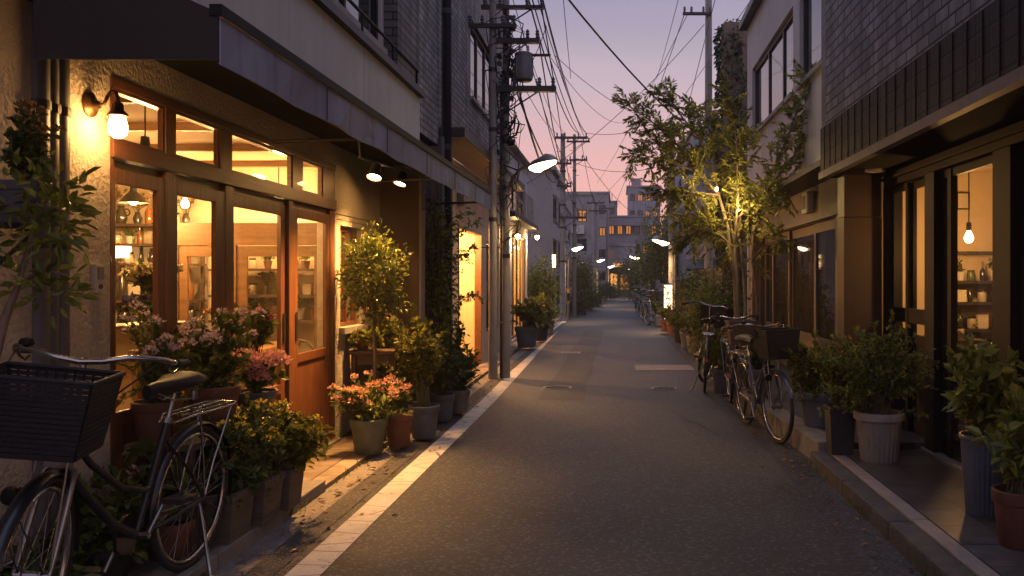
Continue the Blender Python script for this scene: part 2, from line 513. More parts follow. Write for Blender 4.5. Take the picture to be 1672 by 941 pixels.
def potted(label, x, y, z, kind, r, h, pm, c, rad, leaf='leaf_mid', Ln=.06, W=.5, n=60, nodes=9, per=2, fl=None, group=None, cat='potted plant', name='potted_plant', **kw):
    """Potted plant: pot, soil, stems, foliage and, where it blooms, flowers. c = crown centre (dx, dy, height), rad = its radii."""
    SEED[0] += 1
    rng = np.random.default_rng(SEED[0])
    t = thing(name, label, cat, (x, y, z), group)
    pot(kind, x, y, z, r, h, pm, t)
    arr, st, tips = bush(rng, (x, y, z + h * .9), (x + c[0], y + c[1], c[2]), rad, n, nodes, per, Ln, W, **kw)
    st.build('stems', 'stem', t, recalc=False)
    MB().leaves(arr).build('foliage', leaf, t, recalc=False)
    if fl:
        k = fl.get('count', 14); zz = tips[:, 2] + rng.normal(size=len(tips)) * .03
        idx = np.argsort(-zz)[:int(len(tips) * fl.get('top', .5))]
        idx = rng.permutation(idx)[:k]
        blooms(rng, tips[idx] + np.array([0, 0, .015]), fl.get('hr', .035), fl.get('k', 26), fl.get('size', .022), fl['m'], t)
    return t


# ---------------------------------------------------------------- lights
def light(kind, loc, power, col, radius, parent, direction=None, cone=90, blend=.6):
    d = bpy.data.lights.new('bulb_light', kind)
    d.energy = power; d.color = col; d.shadow_soft_size = radius
    if kind == 'SPOT': d.spot_size = R(cone); d.spot_blend = blend
    o = bpy.data.objects.new('bulb_light', d); COL.objects.link(o)
    o.parent = parent
    o.location = Vector(loc) - rootloc(parent)
    if direction is not None: o.rotation_euler = Vector((0, 0, -1)).rotation_difference(Vector(direction)).to_euler()
    return o


WARM = (1.0, .47, .13)
WARM2 = (1.0, .60, .26)

# ---------------------------------------------------------------- palette
mat('asphalt', (.019, .0195, .0235), .55, var=.3, vs=1.1, bump=1.0, bs=110, speck=.95, ss=62, dirt=.55, spec=.5, sharp=.74)
mat('asphalt_old', (.045, .042, .04), .8, var=.3, vs=4, bump=.9, bs=110, speck=.5, ss=80, dirt=.5)
mat('asphalt_new', (.022, .021, .023), .6, var=.2, vs=2, bump=.8, bs=150, speck=.6, ss=110, sharp=.8)
mat('earth', (.05, .045, .04), .9, var=.2)
mat('gutter', (.17, .15, .135), .8, var=.3, vs=6, bump=.7, bs=70, dirt=.6, speck=.2, ss=110)
mat('kerb', (.2, .18, .16), .75, var=.25, vs=6, bump=.5, bs=90, dirt=.6)
mat('kerb_dark', (.075, .068, .062), .8, var=.3, vs=8, bump=.9, bs=70, dirt=.5)
mat('sign_yellow', (.36, .23, .04), .5, var=.2)
mat('wall_far', (.27, .255, .26), .8, var=.1, vs=1.2, streak=.3, dirt=.3)
mat('kerb_pale', (.24, .20, .175), .7, var=.2, vs=7, bump=.4, bs=90, dirt=.5)
mat('line_paint', (.43, .405, .38), .6, var=.16, vs=5, bump=.5, bs=120, dirt=.4, worn=(.05, .048, .048))
brick('paver', (.27, .21, .16), (.06, .05, .04), .62, .31, 'z', .008, .62, .3, .5)
brick('paver_dark', (.075, .07, .068), (.03, .028, .026), .33, .33, 'z', .006, .36, .35, .6, offset=.5)
mat('iron', (.09, .085, .08), .5, .8, bump=.8, bs=120)
mat('stucco', (.50, .44, .36), .85, var=.12, vs=2.5, bump=1.0, bs=42, dirt=.25)
mat('stucco_fine', (.42, .36, .29), .8, var=.14, vs=3, bump=.55, bs=30, dirt=.3)
mat('render_grey', (.40, .37, .35), .8, var=.10, vs=1.4, bump=.2, bs=60, streak=.25, dirt=.2)
mat('panel_grey', (.43, .415, .41), .75, var=.08, vs=1.6, bump=.15, bs=60, streak=.22, dirt=.2)
mat('concrete', (.27, .255, .24), .8, var=.16, vs=3, bump=.35, bs=70, streak=.3, dirt=.3)
mat('concrete_pole', (.24, .225, .21), .75, var=.18, vs=5, bump=.4, bs=90, streak=.3)
mat('wall_warm', (.45, .33, .23), .75, var=.1, vs=2, bump=.15, bs=60, streak=.15)
mat('wall_pale', (.42, .405, .41), .8, var=.1, vs=1.2, streak=.3, dirt=.2)
mat('wall_blue', (.23, .23, .26), .8, var=.1, vs=1.4, streak=.3, dirt=.25)
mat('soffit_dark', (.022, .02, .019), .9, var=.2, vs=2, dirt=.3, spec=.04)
mat('trim_dark', (.11, .095, .088), .6, var=.25, vs=5, dirt=.5, streak=.3)
mat('pillar_brown', (.048, .033, .022), .5, var=.15, vs=2, streak=.2, spec=.2)
mat('wall_dim', (.22, .21, .22), .8, var=.12, vs=1.2, streak=.4, dirt=.3)
mat('wall_brown', (.14, .10, .072), .6, var=.15, vs=2, bump=.15, bs=60, streak=.2)
mat('metal_brown', (.085, .062, .043), .48, .0, spec=.25, var=.15, vs=2, bump=.08, bs=60)
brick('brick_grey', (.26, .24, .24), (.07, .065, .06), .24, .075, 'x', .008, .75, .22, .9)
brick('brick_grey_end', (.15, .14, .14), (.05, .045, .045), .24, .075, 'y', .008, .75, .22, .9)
brick('brick_brown', (.14, .12, .11), (.05, .045, .04), .24, .075, 'x', .008, .75, .3, .9)
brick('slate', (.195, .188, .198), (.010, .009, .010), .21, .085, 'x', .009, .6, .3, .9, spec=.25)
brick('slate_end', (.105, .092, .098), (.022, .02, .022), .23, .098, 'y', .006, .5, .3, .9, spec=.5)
brick('tile_black', (.022, .021, .024), (.012, .012, .012), .165, .13, 'x', .01, .6, .25, .9, offset=0, spec=.15)
brick('siding', (.29, .28, .30), (.12, .12, .13), 3.0, .18, 'y', .01, .7, .08, .8)
mat('wood_v', (.14, .052, .019), .42, var=.5, vs=1.6, stretch=(22, 22, 1.6), bump=.12, bs=2, spec=.45, coat=.15)
mat('wood_h', (.115, .045, .02), .45, var=.38, vs=1.6, stretch=(22, 1.6, 22), bump=.12, bs=2, spec=.45, coat=.12)
mat('wood_pale', (.24, .13, .055), .5, var=.25, vs=1.6, stretch=(2, 18, 18), bump=.1, bs=2)
mat('wood_dark', (.075, .045, .028), .5, var=.35, vs=1.8, stretch=(3, 14, 14), bump=.15, bs=2)
mat('wood_floor', (.22, .12, .06), .4, var=.3, vs=1.8, stretch=(10, 1.5, 10))
mat('inner_wall', (.62, .50, .34), .85, var=.06, vs=2)
mat('inner_ceiling', (.60, .47, .31), .85, var=.08, vs=3)
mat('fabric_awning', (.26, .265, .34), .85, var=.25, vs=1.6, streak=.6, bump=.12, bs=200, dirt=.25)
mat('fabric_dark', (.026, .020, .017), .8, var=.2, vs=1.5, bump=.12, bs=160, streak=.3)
mat('metal_dark', (.045, .042, .042), .45, .5, var=.2, vs=4)
mat('metal_black', (.009, .0085, .0085), .55, .0, spec=.16, var=.25, vs=5, bump=.05, bs=60)
mat('metal_grey', (.22, .215, .22), .5, .55, var=.15, vs=5, streak=.2)
mat('pipe_grey', (.11, .105, .11), .5, .1, var=.15, vs=5, streak=.2)
mat('bronze', (.14, .08, .04), .4, .85, var=.25, vs=20)
mat('chrome', (.36, .345, .33), .25, 1.0, var=.08, vs=12, bump=.03, bs=40)
mat('steel', (.28, .27, .26), .32, 1.0, var=.12, vs=12)
mat('bike_paint', (.010, .0095, .011), .35, .0, var=.2, vs=8, coat=.15)
mat('bike_blue', (.05, .055, .09), .3, .3, var=.2, vs=8, coat=.4)
mat('bike_brown', (.10, .055, .03), .3, .3, var=.2, vs=8, coat=.4)
mat('rubber', (.016, .015, .015), .7, var=.25, vs=20, bump=.2, bs=120)
mat('saddle', (.010, .0095, .0095), .5, var=.2, vs=10, bump=.1, bs=150, spec=.25)
mat('basket_dark', (.009, .009, .012), .75, var=.3, vs=25)
mat('basket_brown', (.15, .085, .045), .6, var=.3, vs=25)
mat('red_plastic', (.5, .03, .02), .25, var=.1, spec=.6)
mat('cable', (.012, .012, .014), .6, var=.1)
mat('ceramic', (.55, .52, .47), .3, var=.1, spec=.6)
mat('transformer_grey', (.17, .17, .185), .5, .2, var=.15, vs=5, streak=.3)
mat('soil', (.035, .025, .018), .95, var=.3, vs=30, bump=.8, bs=60)
mat('bark', (.17, .125, .085), .8, var=.3, vs=5, stretch=(8, 8, 1.5), bump=.5, bs=5)
mat('stem', (.075, .07, .03), .7, var=.25, vs=20)
mat('terracotta', (.17, .068, .04), .75, var=.2, vs=7, bump=.2, bs=60, dirt=.5)
mat('pot_red', (.09, .034, .024), .65, var=.2, vs=7, bump=.2, bs=60, dirt=.5)
mat('pot_brown', (.16, .075, .045), .7, var=.2, vs=7, bump=.2, bs=60, dirt=.5)
mat('pot_green', (.10, .12, .085), .55, var=.2, vs=6, bump=.12, bs=40, dirt=.45)
mat('pot_slate', (.105, .115, .135), .6, var=.2, vs=6, bump=.15, bs=50, dirt=.4)
mat('pot_stone', (.20, .185, .175), .75, var=.2, vs=6, bump=.3, bs=50, dirt=.45, streak=.3)
mat('pot_navy', (.07, .085, .115), .5, var=.2, vs=6, bump=.15, bs=50, dirt=.4)
mat('pot_black', (.025, .025, .027), .5, var=.2, vs=6, bump=.15, bs=50)
mat('planter_wood', (.10, .078, .06), .8, var=.3, vs=2, stretch=(3, 3, 14), bump=.4, bs=3, dirt=.4)
leafmat('leaf_mid', (.115, .155, .035), .4)
leafmat('leaf_dark', (.06, .095, .025), .3)
leafmat('leaf_bright', (.13, .15, .025), .45)
leafmat('leaf_tree', (.21, .23, .06), .5)
leafmat('leaf_ivy', (.028, .048, .018), .2)
leafmat('leaf_dry', (.16, .11, .05), .3)
leafmat('petal_pink', (.78, .42, .42), .35, .3)
leafmat('petal_salmon', (.72, .38, .30), .35, .3)
leafmat('petal_rose', (.68, .27, .32), .35, .35)
leafmat('petal_lilac', (.66, .55, .64), .35, .3)
leafmat('petal_yellow', (.85, .62, .07), .35, .3)
leafmat('petal_white', (.75, .68, .48), .35, .2)
leafmat('petal_blue', (.12, .10, .35), .3, .4)
glassmat('glass', (.95, .94, .92), 1.42, 0, .035)
glassmat('glass_tint', (.42, .38, .34), 1.22, .03, .05)
glassmat('glass_dim', (.62, .58, .54), 1.5, .02, .06)
darkglass('glass_dark')
darkglass('glass_sky', (.02, .02, .025), 3.2)
mat('amber', (.20, .075, .02), .12, var=.2, spec=.7)
mat('bottle_dark', (.035, .03, .022), .15, var=.3, spec=.7)
mat('jar_clear', (.45, .38, .26), .15, var=.15, spec=.7)
mat('jar_green', (.10, .12, .06), .25, var=.2, spec=.6)
mat('card', (.6, .52, .4), .8, var=.1)
mat('plaster_box', (.50, .47, .43), .6, var=.05, spec=.4)
emit('lamp_glass', (1.0, .54, .17), 60)
emit('lamp_glass_soft', (1.0, .62, .26), 9)
emit('lamp_glass_hot', (1.0, .50, .15), 125)
emit('street_lens', (1.0, .70, .36), 16)
emit('street_lens_far', (1.0, .74, .45), 10)
emit('window_lit', (1.0, .34, .07), .55)
emit('window_lit_dim', (1.0, .48, .16), .55)
emit('window_lit_hot', (1.0, .40, .10), .95)
emit('sign_glow', (1.0, .74, .40), 2.6)
mat('curtain', (.22, .165, .12), .9, var=.1, vs=3)
mat('frosted_panel', (.15, .105, .075), .3, var=.1, vs=1.5, spec=.5)
mat('sign_ink', (.06, .035, .02), .7, var=.3, vs=30)

# ---------------------------------------------------------------- ground, road, pavements
LEFT_EDGE = [(-4, -2.02), (5.8, -2.02), (9, -1.98), (16, -2.0), (29, -2.06), (45, -1.95), (58, -1.2), (70, .1), (84, 2.2)]
RIGHT_EDGE = [(-4, 1.26), (8, 1.24), (14, 1.2), (29, 1.1), (41, 1.0), (58, 1.5), (70, 2.9), (84, 5.2)]


def lerp_edge(E, y):
    for (a, p), (b, q) in zip(E, E[1:]):
        if y <= b: return p + (q - p) * (y - a) / (b - a)
    return E[-1][1]


def strip(name, m, fl, fr, ys, z, label=None):
    mb = MB()
    vs, fs = [], []
    for y in ys:
        a, b = fl(y), fr(y)
        for k in range(5): vs.append((a + (b - a) * k / 4, y, z))
    for i in range(len(ys) - 1):
        for k in range(4): fs.append((i * 5 + k, i * 5 + k + 1, i * 5 + k + 6, i * 5 + k + 5))
    mb.add(vs, fs)
    return tag(mb.build(name, m, recalc=False), kind='structure')


YS = [-4 + i * 2.0 for i in range(45)]
g = MB(); g.quad((-130, -40, -.03), (130, -40, -.03), (130, 190, -.03), (-130, 190, -.03))
tag(g.build('ground', 'earth', recalc=False), kind='structure')
strip('road', 'asphalt', lambda y: lerp_edge(LEFT_EDGE, y) + .2, lambda y: lerp_edge(RIGHT_EDGE, y), YS, 0)
strip('gutter', 'gutter', lambda y: lerp_edge(LEFT_EDGE, y), lambda y: lerp_edge(LEFT_EDGE, y) + .2, YS, -.004)
strip('gutter', 'asphalt_old', lambda y: lerp_edge(RIGHT_EDGE, y), lambda y: lerp_edge(RIGHT_EDGE, y) + .38, YS, -.004)
strip('road_line', 'line_paint', lambda y: -1.625 - max(0, y - 10) * .016, lambda y: -1.455 - max(0, y - 10) * .016, [-2 + i * .5 for i in range(63)], .004)
strip('road_patch', 'gutter', lambda y: .27, lambda y: 1.2, [13.55, 14.35], .004)
# a patched trench of older asphalt along the left margin
strip('road_patch', 'asphalt_old', lambda y: -1.83, lambda y: -1.68, [3, 5.9, 8, 12, 20, 28], .0045)
# left pavement: a raised slab by the planters, then nearly flush tiles past the shop door
mb = MB(); mb.box(-2.6, -2.16, -2, 5.86, -.02, .07); tag(mb.build('pavement', 'gutter', bevel=.006), kind='structure')
mb = MB()
for i in range(10): mb.box(-2.157, -2.0, -2 + i * .786, -2 + i * .786 + .78, -.02, .075)
tag(mb.build('kerb', 'kerb', bevel=.008), kind='structure')
mb = MB(); mb.box(-3.2, -2.02, 5.87, 16.5, -.02, .028); tag(mb.build('pavement', 'paver'), kind='structure')
mb = MB(); mb.box(-3.6, -2.06, 16.51, 44, -.02, .04); tag(mb.build('pavement', 'gutter'), kind='structure')
# right pavement: dark tiles with a pale kerb edge, then a higher stone step
mb = MB(); mb.box(1.72, 3.0, -2, 6.69, -.02, .118); tag(mb.build('pavement', 'paver_dark'), kind='structure')
mb = MB()
for i in range(9): mb.box(1.625, 1.717, -2 + i * .965, -2 + i * .965 + .958, -.02, .116)
tag(mb.build('kerb', 'kerb_pale', bevel=.008), kind='structure')
mb = MB()
for i in range(9): mb.box(1.49, 1.622, -2 + i * .965, -2 + i * .965 + .955, -.02, .108)
tag(mb.build('kerb', 'kerb_dark', bevel=.016), kind='structure')
mb = MB()
for i in range(11):
    y0, y1 = 6.7 + i * .76, 6.7 + i * .76 + .752
    a, b = [1.56 - .2 * min(1, (y - 6.7) / 2.6) for y in (y0, y1)]
    mb.hexa([(a, y0, -.02), (a + .2, y0, -.02), (b + .2, y1, -.02), (b, y1, -.02), (a, y0, .172), (a + .2, y0, .172), (b + .2, y1, .172), (b, y1, .172)])
tag(mb.build('kerb', 'kerb', bevel=.008), kind='structure')
mb = MB()
n = 11
for i in range(n):
    y0, y1 = 6.7 + i * .76, 6.7 + i * .76 + .752
    a, b = [1.765 - .2 * min(1, (y - 6.7) / 2.6) for y in (y0, y1)]
    mb.hexa([(a, y0, -.02), (3.0, y0, -.02), (3.0, y1 + .008, -.02), (b, y1 + .008, -.02), (a, y0, .168), (3.0, y0, .168), (3.0, y1 + .008, .168), (b, y1 + .008, .168)])
tag(mb.build('pavement', 'paver_dark'), kind='structure')
strip('pavement', 'gutter', lambda y: lerp_edge(RIGHT_EDGE, y) + .3, lambda y: lerp_edge(RIGHT_EDGE, y) + 2.5, [15.1 + i * 3 for i in range(17)], .05)
strip('kerb', 'kerb_pale', lambda y: lerp_edge(RIGHT_EDGE, y) + .2, lambda y: lerp_edge(RIGHT_EDGE, y) + .3, [15.1 + i * 3 for i in range(17)], .054)


# a relaid trench and wandering cracks
strip('road_patch', 'asphalt_new', lambda y: -.95 + .02 * math.sin(y), lambda y: -.42 + .02 * math.sin(y * 2), [10.23 + i * .6 for i in range(24)], .003)
rc = random.Random(4)
for (x, y, n, dx, dy) in ((-.9, 4.2, 14, .10, .09), (.4, 6.4, 12, .11, .05), (-1.2, 6.6, 16, .03, .16), (.95, 7.6, 12, -.02, .17), (-.3, 8.3, 14, .12, .06)):
    p = [(x, y)]
    for k in range(n): x += dx + rc.uniform(-.07, .07); y += dy + rc.uniform(-.05, .05); p.append((x, y))
    vs, fs = [], []
    for k, (a, b) in enumerate(p): w_ = .006 * (1 - abs(2 * k / n - 1)) + .001; vs += [(a - w_, b - w_, .0042), (a + w_, b + w_, .0042)]
    for k in range(n): fs.append((2 * k, 2 * k + 1, 2 * k + 3, 2 * k + 2))
    mb = MB(); mb.add(vs, fs); tag(mb.build('road_crack', 'cable', recalc=False), kind='structure')


def manhole(x, y, r, label):
    t = thing('manhole_cover', label, 'manhole cover', (x, y, 0))
    m = MB(); m.lathe([(r, .003), (r, .009), (r * .9, .009), (r * .9, .005)], (x, y, 0), 32, close=False); m.build('rim', 'steel', t, smooth=30)
    m = MB(); m.lathe([(r * .89, .002), (r * .89, .008), (.0001, .0085)], (x, y, 0), 32)
    for k in range(-4, 5):
        w = math.sqrt(max(0, (r * .82) ** 2 - (k * r * .18) ** 2))
        if w > .03: m.box(x - w, x + w, y + k * r * .18 - .008, y + k * r * .18 + .008, .007, .012)
    m.build('lid', 'iron', t)


manhole(-.81, 11.35, .19, 'round iron manhole cover in the road nearer the white line')
manhole(.60, 11.3, .17, 'round iron manhole cover in the road nearer the parked bicycles')
t = thing('drain_cover', 'small pale rectangular cover set in the road beyond the manholes', 'drain cover', (-.93, 16.7, 0))
m = MB(); m.box(-1.12, -.74, 16.45, 16.95, .002, .008); m.build('frame', 'kerb_pale', t)
m = MB(); m.box(-1.08, -.78, 16.5, 16.9, .0085, .012); m.build('lid', 'gutter', t)


# ---------------------------------------------------------------- windows and doors as parts
def window(root, pl, u0, u1, v0, v1, d=.08, fw=.045, fm='metal_dark', pm='glass_dark', mull=(), bars=(), depth=.05, sill=None, name='window'):
    mb = MB(); mb.pframe(pl, u0, u1, v0, v1, fw, d, d + depth)
    for f in mull: mb.pbox(pl, u0 + (u1 - u0) * f - fw * .45, u0 + (u1 - u0) * f + fw * .45, v0 + fw, v1 - fw, d + .004, d + depth - .004)
    for f in bars: mb.pbox(pl, u0 + fw, u1 - fw, v0 + (v1 - v0) * f - fw * .3, v0 + (v1 - v0) * f + fw * .3, d + .006, d + depth - .006)
    o = mb.build(name, fm, root)
    p = MB(); dd = d + depth * .55
    P = lambda u, v: pt(pl, u, v, dd)
    p.quad(P(u0 + fw * .5, v0 + fw * .5), P(u1 - fw * .5, v0 + fw * .5), P(u1 - fw * .5, v1 - fw * .5), P(u0 + fw * .5, v1 - fw * .5))
    p.build('pane', pm, o, recalc=False)
    if sill:
        s = MB(); s.pbox(pl, u0 - .04, u1 + .04, v0 - .06, v0 - .003, -.05, d - .003); s.build('sill', sill, o)
    return o


def door(root, pl, u0, u1, v0, v1, d, st, top, low, kick, m, pm, handle_u=None, thick=.035, hz=1.0, name='sliding_door', sl=None):
    """Framed door: stiles, rails, a solid lower panel, one pane and a pull."""
    mb = MB()
    sr = st; st = sl if sl is not None else st
    mb.pbox(pl, u0, u0 + st, v0, v1, d, d + thick); mb.pbox(pl, u1 - sr, u1, v0, v1, d, d + thick)
    mb.pbox(pl, u0 + st, u1 - sr, v1 - top, v1, d, d + thick); mb.pbox(pl, u0 + st, u1 - sr, v0, v0 + low, d, d + thick)
    mb.pbox(pl, u0 + st, u1 - sr, kick - .07, kick, d, d + thick)
    o = mb.build(name, m, root, bevel=.003)
    if kick - .07 > v0 + low + .02:
        q = MB(); q.pbox(pl, u0 + st, u1 - sr, v0 + low, kick - .07, d + .012, d + thick - .01); q.build('panel', m, o)
    p = MB(); P = lambda u, v: pt(pl, u, v, d + thick * .5)
    p.quad(P(u0 + st, kick), P(u1 - sr, kick), P(u1 - sr, v1 - top), P(u0 + st, v1 - top)); p.build('pane', pm, o, recalc=False)
    if handle_u is not None:
        h = MB(); h.pbox(pl, handle_u - .012, handle_u + .012, hz - .11, hz + .11, d - .012, d - .001); h.build('handle', 'steel', o, bevel=.003)
    return o


def plain(root, name, m, *boxes, bevel=0):
    mb = MB()
    for b in boxes: mb.box(*b)
    return mb.build(name, m, root, bevel=bevel)

# ================================================================ LEFT: the flower shop
LX = -2.5
PL = ('L', LX)
shop = thing('flower_shop', 'grey rendered flower shop with warm lit wooden glazed front under the awning', 'shop', (LX, 6, 0))
w = MB(); w.pwall(PL, 1.0, 8.97, 0, 2.70, [(4.215, 7.56, .03, 2.45), (7.70, 8.32, 1.0, 1.93)], .16)
w.pwall(PL, 1.0, 3.07, 2.70, 7.5, [], .16)
w.build('wall', 'stucco', shop)
# pier at the far end of the front, fascia band, ledge and the upper floor
plain(shop, 'pier', 'wall_brown', (-2.50, -2.083, 8.97, 9.12, .03, 2.62))
plain(shop, 'pier_edge', 'render_grey', (-2.083, -2.06, 8.955, 9.125, .03, 2.62))
plain(shop, 'fascia', 'panel_grey', (-2.62, -2.08, 3.07, 5.4, 2.66, 3.34), (-2.62, -2.081, 5.405, 7.0, 2.66, 3.34), (-2.62, -2.08, 7.005, 8.97, 2.66, 3.34))
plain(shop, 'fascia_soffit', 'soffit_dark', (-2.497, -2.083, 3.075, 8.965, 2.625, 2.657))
plain(shop, 'ledge', 'metal_dark', (-2.6, -2.03, 3.0, 9.0, 3.345, 3.40), (-2.6, -2.05, 3.0, 8.99, 3.402, 3.43))
UP = ('L', -2.22)
w = MB(); w.pwall(UP, 2.0, 8.1, 3.432, 7.5, [(3.2, 6.35, 3.6, 5.3), (6.55, 8.02, 3.6, 5.3)], .2); w.build('upper_wall', 'panel_grey', shop)
window(shop, UP, 3.2, 6.35, 3.6, 5.3, .03, .05, 'metal_black', 'glass_sky', mull=(.5,))
window(shop, UP, 6.55, 8.02, 3.6, 5.3, .03, .06, 'metal_black', 'glass_sky', mull=(.35,), sill='concrete')
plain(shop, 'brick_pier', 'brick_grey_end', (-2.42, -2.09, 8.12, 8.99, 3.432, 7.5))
r = MB(); r.tube([(-2.08, 3.1, 3.60), (-2.08, 8.9, 3.60)], .014, 8)
for i in range(7): r.tube([(-2.08, 3.2 + i * .94, 3.43), (-2.08, 3.2 + i * .94, 3.60)], .01, 6)
r.build('ledge_rail', 'metal_black', shop)
# transom band and timber frame
fr = MB()
for a, b in ((4.217, 4.245), (4.735, 4.838), (5.455, 5.568), (6.50, 6.585), (7.425, 7.555)):
    fr.pbox(PL, a, b, .03, 2.045, -.003, .05)
for a, b in ((4.217, 4.245), (4.735, 4.838), (5.385, 5.545), (6.575, 6.79), (7.25, 7.555)): fr.pbox(PL, a, b, 2.138, 2.3975, -.002, .04)
fr.build('storefront_post', 'wood_v', shop, bevel=.004)
hb = MB(); hb.pbox(PL, 4.217, 7.555, 2.048, 2.137, -.018, .11); hb.pbox(PL, 4.217, 7.555, 2.398, 2.448, -.010, .10); hb.pbox(PL, 4.217, 7.555, 2.0, 2.045, .03, .098)
hb.build('storefront_beam', 'wood_h', shop, bevel=.004)
for a, b in ((4.247, 4.733), (4.84, 5.383), (5.547, 6.573), (6.792, 7.248)):
    window(shop, PL, a, b, 2.138, 2.3975, .006, .016, 'wood_h', 'glass', depth=.03, name='transom_window')
for i, (a, b, d) in enumerate(((4.247, 4.733, .002), (4.84, 5.453, .002), (5.57, 6.498, .02), (6.587, 7.423, .002))):
    door(shop, PL, a, b, .045, 2.0, d, (.075, .125, .10, .085)[i], .075, .09, (.78, .78, .66, .86)[i], 'wood_v', 'glass', handle_u=(None, None, 6.45, 6.65)[i], hz=1.08, sl=(.02, .025, .025, .10)[i], thick=.03)
plain(shop, 'threshold', 'kerb', (-2.58, -2.44, 4.23, 7.54, .029, .046))
window(shop, PL, 7.71, 8.31, 1.01, 1.92, .04, .035, 'wood_v', 'glass_dim', mull=(.5,), sill='concrete')
plain(shop, 'wall_joint', 'metal_dark', (-2.501, -2.496, 7.6, 8.965, 2.02, 2.028), (-2.501, -2.496, 7.6, 8.965, 1.975, 1.98))
# the room behind the glass
plain(shop, 'room_floor', 'wood_floor', (-6.4, -2.66, 3.2, 8.95, .0, .045))
plain(shop, 'room_ceiling', 'inner_ceiling', (-6.4, -2.66, 3.2, 8.95, 2.58, 2.62))
for k in range(5): plain(shop, 'ceiling_beam', 'wood_pale', (-6.4, -2.67, 4.2 + k * 1.0, 4.26 + k * 1.0, 2.52, 2.579))
plain(shop, 'room_wall', 'inner_wall', (-6.4, -2.66, 8.95, 9.0, .0, 2.62), (-6.45, -6.4, 3.2, 9.0, .0, 2.62), (-6.4, -2.66, 3.15, 3.2, .0, 2.62))

# inner timber screen with two glazed doors
PF = ('F', 8.0)
scr = thing('inner_screen', 'brown wooden partition with glazed doors inside the flower shop', 'partition', (-3.4, 8.0, .046))
s = MB(); s.pbox(PF, -4.18, -2.68, 1.76, 1.97, 0, .06)
for u in (-4.18, -3.64, -2.75): s.pbox(PF, u, u + .07, .046, 1.758, 0, .06)
s.build('frame', 'wood_pale', scr)
door(scr, PF, -4.105, -3.645, .05, 1.755, .012, .075, .10, .1, .8, 'wood_pale', 'glass', name='door')
door(scr, PF, -3.565, -2.755, .05, 1.755, .012, .09, .10, .1, .62, 'wood_pale', 'glass', name='door')

# shelves and what stands on them
ORD = ['first', 'second', 'third', 'fourth', 'fifth', 'sixth', 'seventh', 'eighth', 'ninth', 'tenth', 'eleventh']


def shelf_unit(label, x0, x1, y0, y1, zs, m='wood_dark', top=2.0, name='shelf_unit', uprights=3, loc=None):
    t = thing(name, label, 'shelf', ((x0 + x1) / 2, (y0 + y1) / 2, .046))
    for z in zs: plain(t, 'shelf_board', m, (x0 - .02, x1 + .02, y0 - .01, y1 + .01, z - .025, z))
    for k in range(uprights):
        u = x0 + (x1 - x0) * k / (uprights - 1)
        mb = MB(); zz = [.047] + list(zs)
        for a, b in zip(zz, zz[1:]): mb.box(u - .015, u + .015, y1 - .05, y1 - .02, a + (.0005 if a > .05 else 0), b - .0255)
        mb.build('upright', m, t)
    return t


def goods(kind, m, x, y, z, s, label, group):
    """One small thing standing on a shelf."""
    nm = {'bottle': 'bottle', 'jar': 'jar', 'crock': 'flower_pot', 'carton': 'carton', 'sprig': 'dried_flowers', 'jug': 'jug'}[kind]
    t = thing(nm, label, nm.replace('_', ' '), (x, y, z), group)
    mb = MB(); c = (x, y, z + .001)
    if kind == 'bottle':
        mb.lathe([(.032 * s, 0), (.036 * s, .01 * s), (.036 * s, .12 * s), (.012 * s, .165 * s), (.011 * s, .21 * s), (.014 * s, .212 * s), (.014 * s, .23 * s)], c, 12); mb.build('glass_body', m, t, smooth=40)
        k = MB(); k.lathe([(.011 * s, 0), (.012 * s, .02 * s)], (x, y, z + .231 * s), 10, close=True); k.build('stopper', 'wood_pale', t)
    elif kind == 'jar':
        mb.lathe([(.04 * s, 0), (.045 * s, .01 * s), (.045 * s, .085 * s), (.036 * s, .1 * s)], c, 14); mb.build('jar_body', m, t, smooth=40)
        k = MB(); k.lathe([(.039 * s, 0), (.039 * s, .018 * s)], (x, y, z + .101 * s), 14, close=True); k.build('lid', 'metal_dark', t, smooth=40)
    elif kind == 'crock':
        mb.lathe([(.035 * s, 0), (.055 * s, .09 * s), (.058 * s, .1 * s), (.05 * s, .1 * s), (.046 * s, .08 * s)], c, 14); mb.build('pot', m, t, smooth=40)
        SEED[0] += 1; rng = np.random.default_rng(SEED[0])
        a, st, tp = bush(rng, (x, y, z + .08 * s), (x, y, z + .17 * s), (.07 * s, .06 * s, .07 * s), 12, 4, 2, .045 * s, .5); MB().leaves(a).build('foliage', 'leaf_mid', t, recalc=False)
    elif kind == 'jug':
        mb.lathe([(.04 * s, 0), (.06 * s, .05 * s), (.05 * s, .12 * s), (.03 * s, .16 * s), (.038 * s, .19 * s)], c, 14); mb.build('jug_body', m, t, smooth=40)
        k = MB(); k.torus((x + .055 * s, y, z + .12 * s), .035 * s, .006 * s, (0, 1, 0), 14, 6); k.build('handle', m, t, smooth=60)
    elif kind == 'carton':
        mb.box(x - .06 * s, x + .06 * s, y - .04 * s, y + .04 * s, z + .001, z + .13 * s); mb.build('card_box', m, t, bevel=.003)
        k = MB(); k.box(x - .062 * s, x + .062 * s, y - .042 * s, y + .042 * s, z + .1305 * s, z + .155 * s); k.build('lid', m, t, bevel=.003)
    else:
        mb.lathe([(.025 * s, 0), (.035 * s, .05 * s), (.02 * s, .09 * s), (.024 * s, .1 * s)], c, 12); mb.build('vase', m, t, smooth=40)
        SEED[0] += 1; rng = np.random.default_rng(SEED[0])
        a, st, tp = bush(rng, (x, y, z + .09 * s), (x, y, z + .2 * s), (.1 * s, .07 * s, .06 * s), 14, 5, 2, .03 * s, .6, start=.5); MB().leaves(a).build('dry_leaves', 'leaf_dry', t, recalc=False); st.build('stems', 'stem', t, recalc=False)
    return t


rr = random.Random(5)


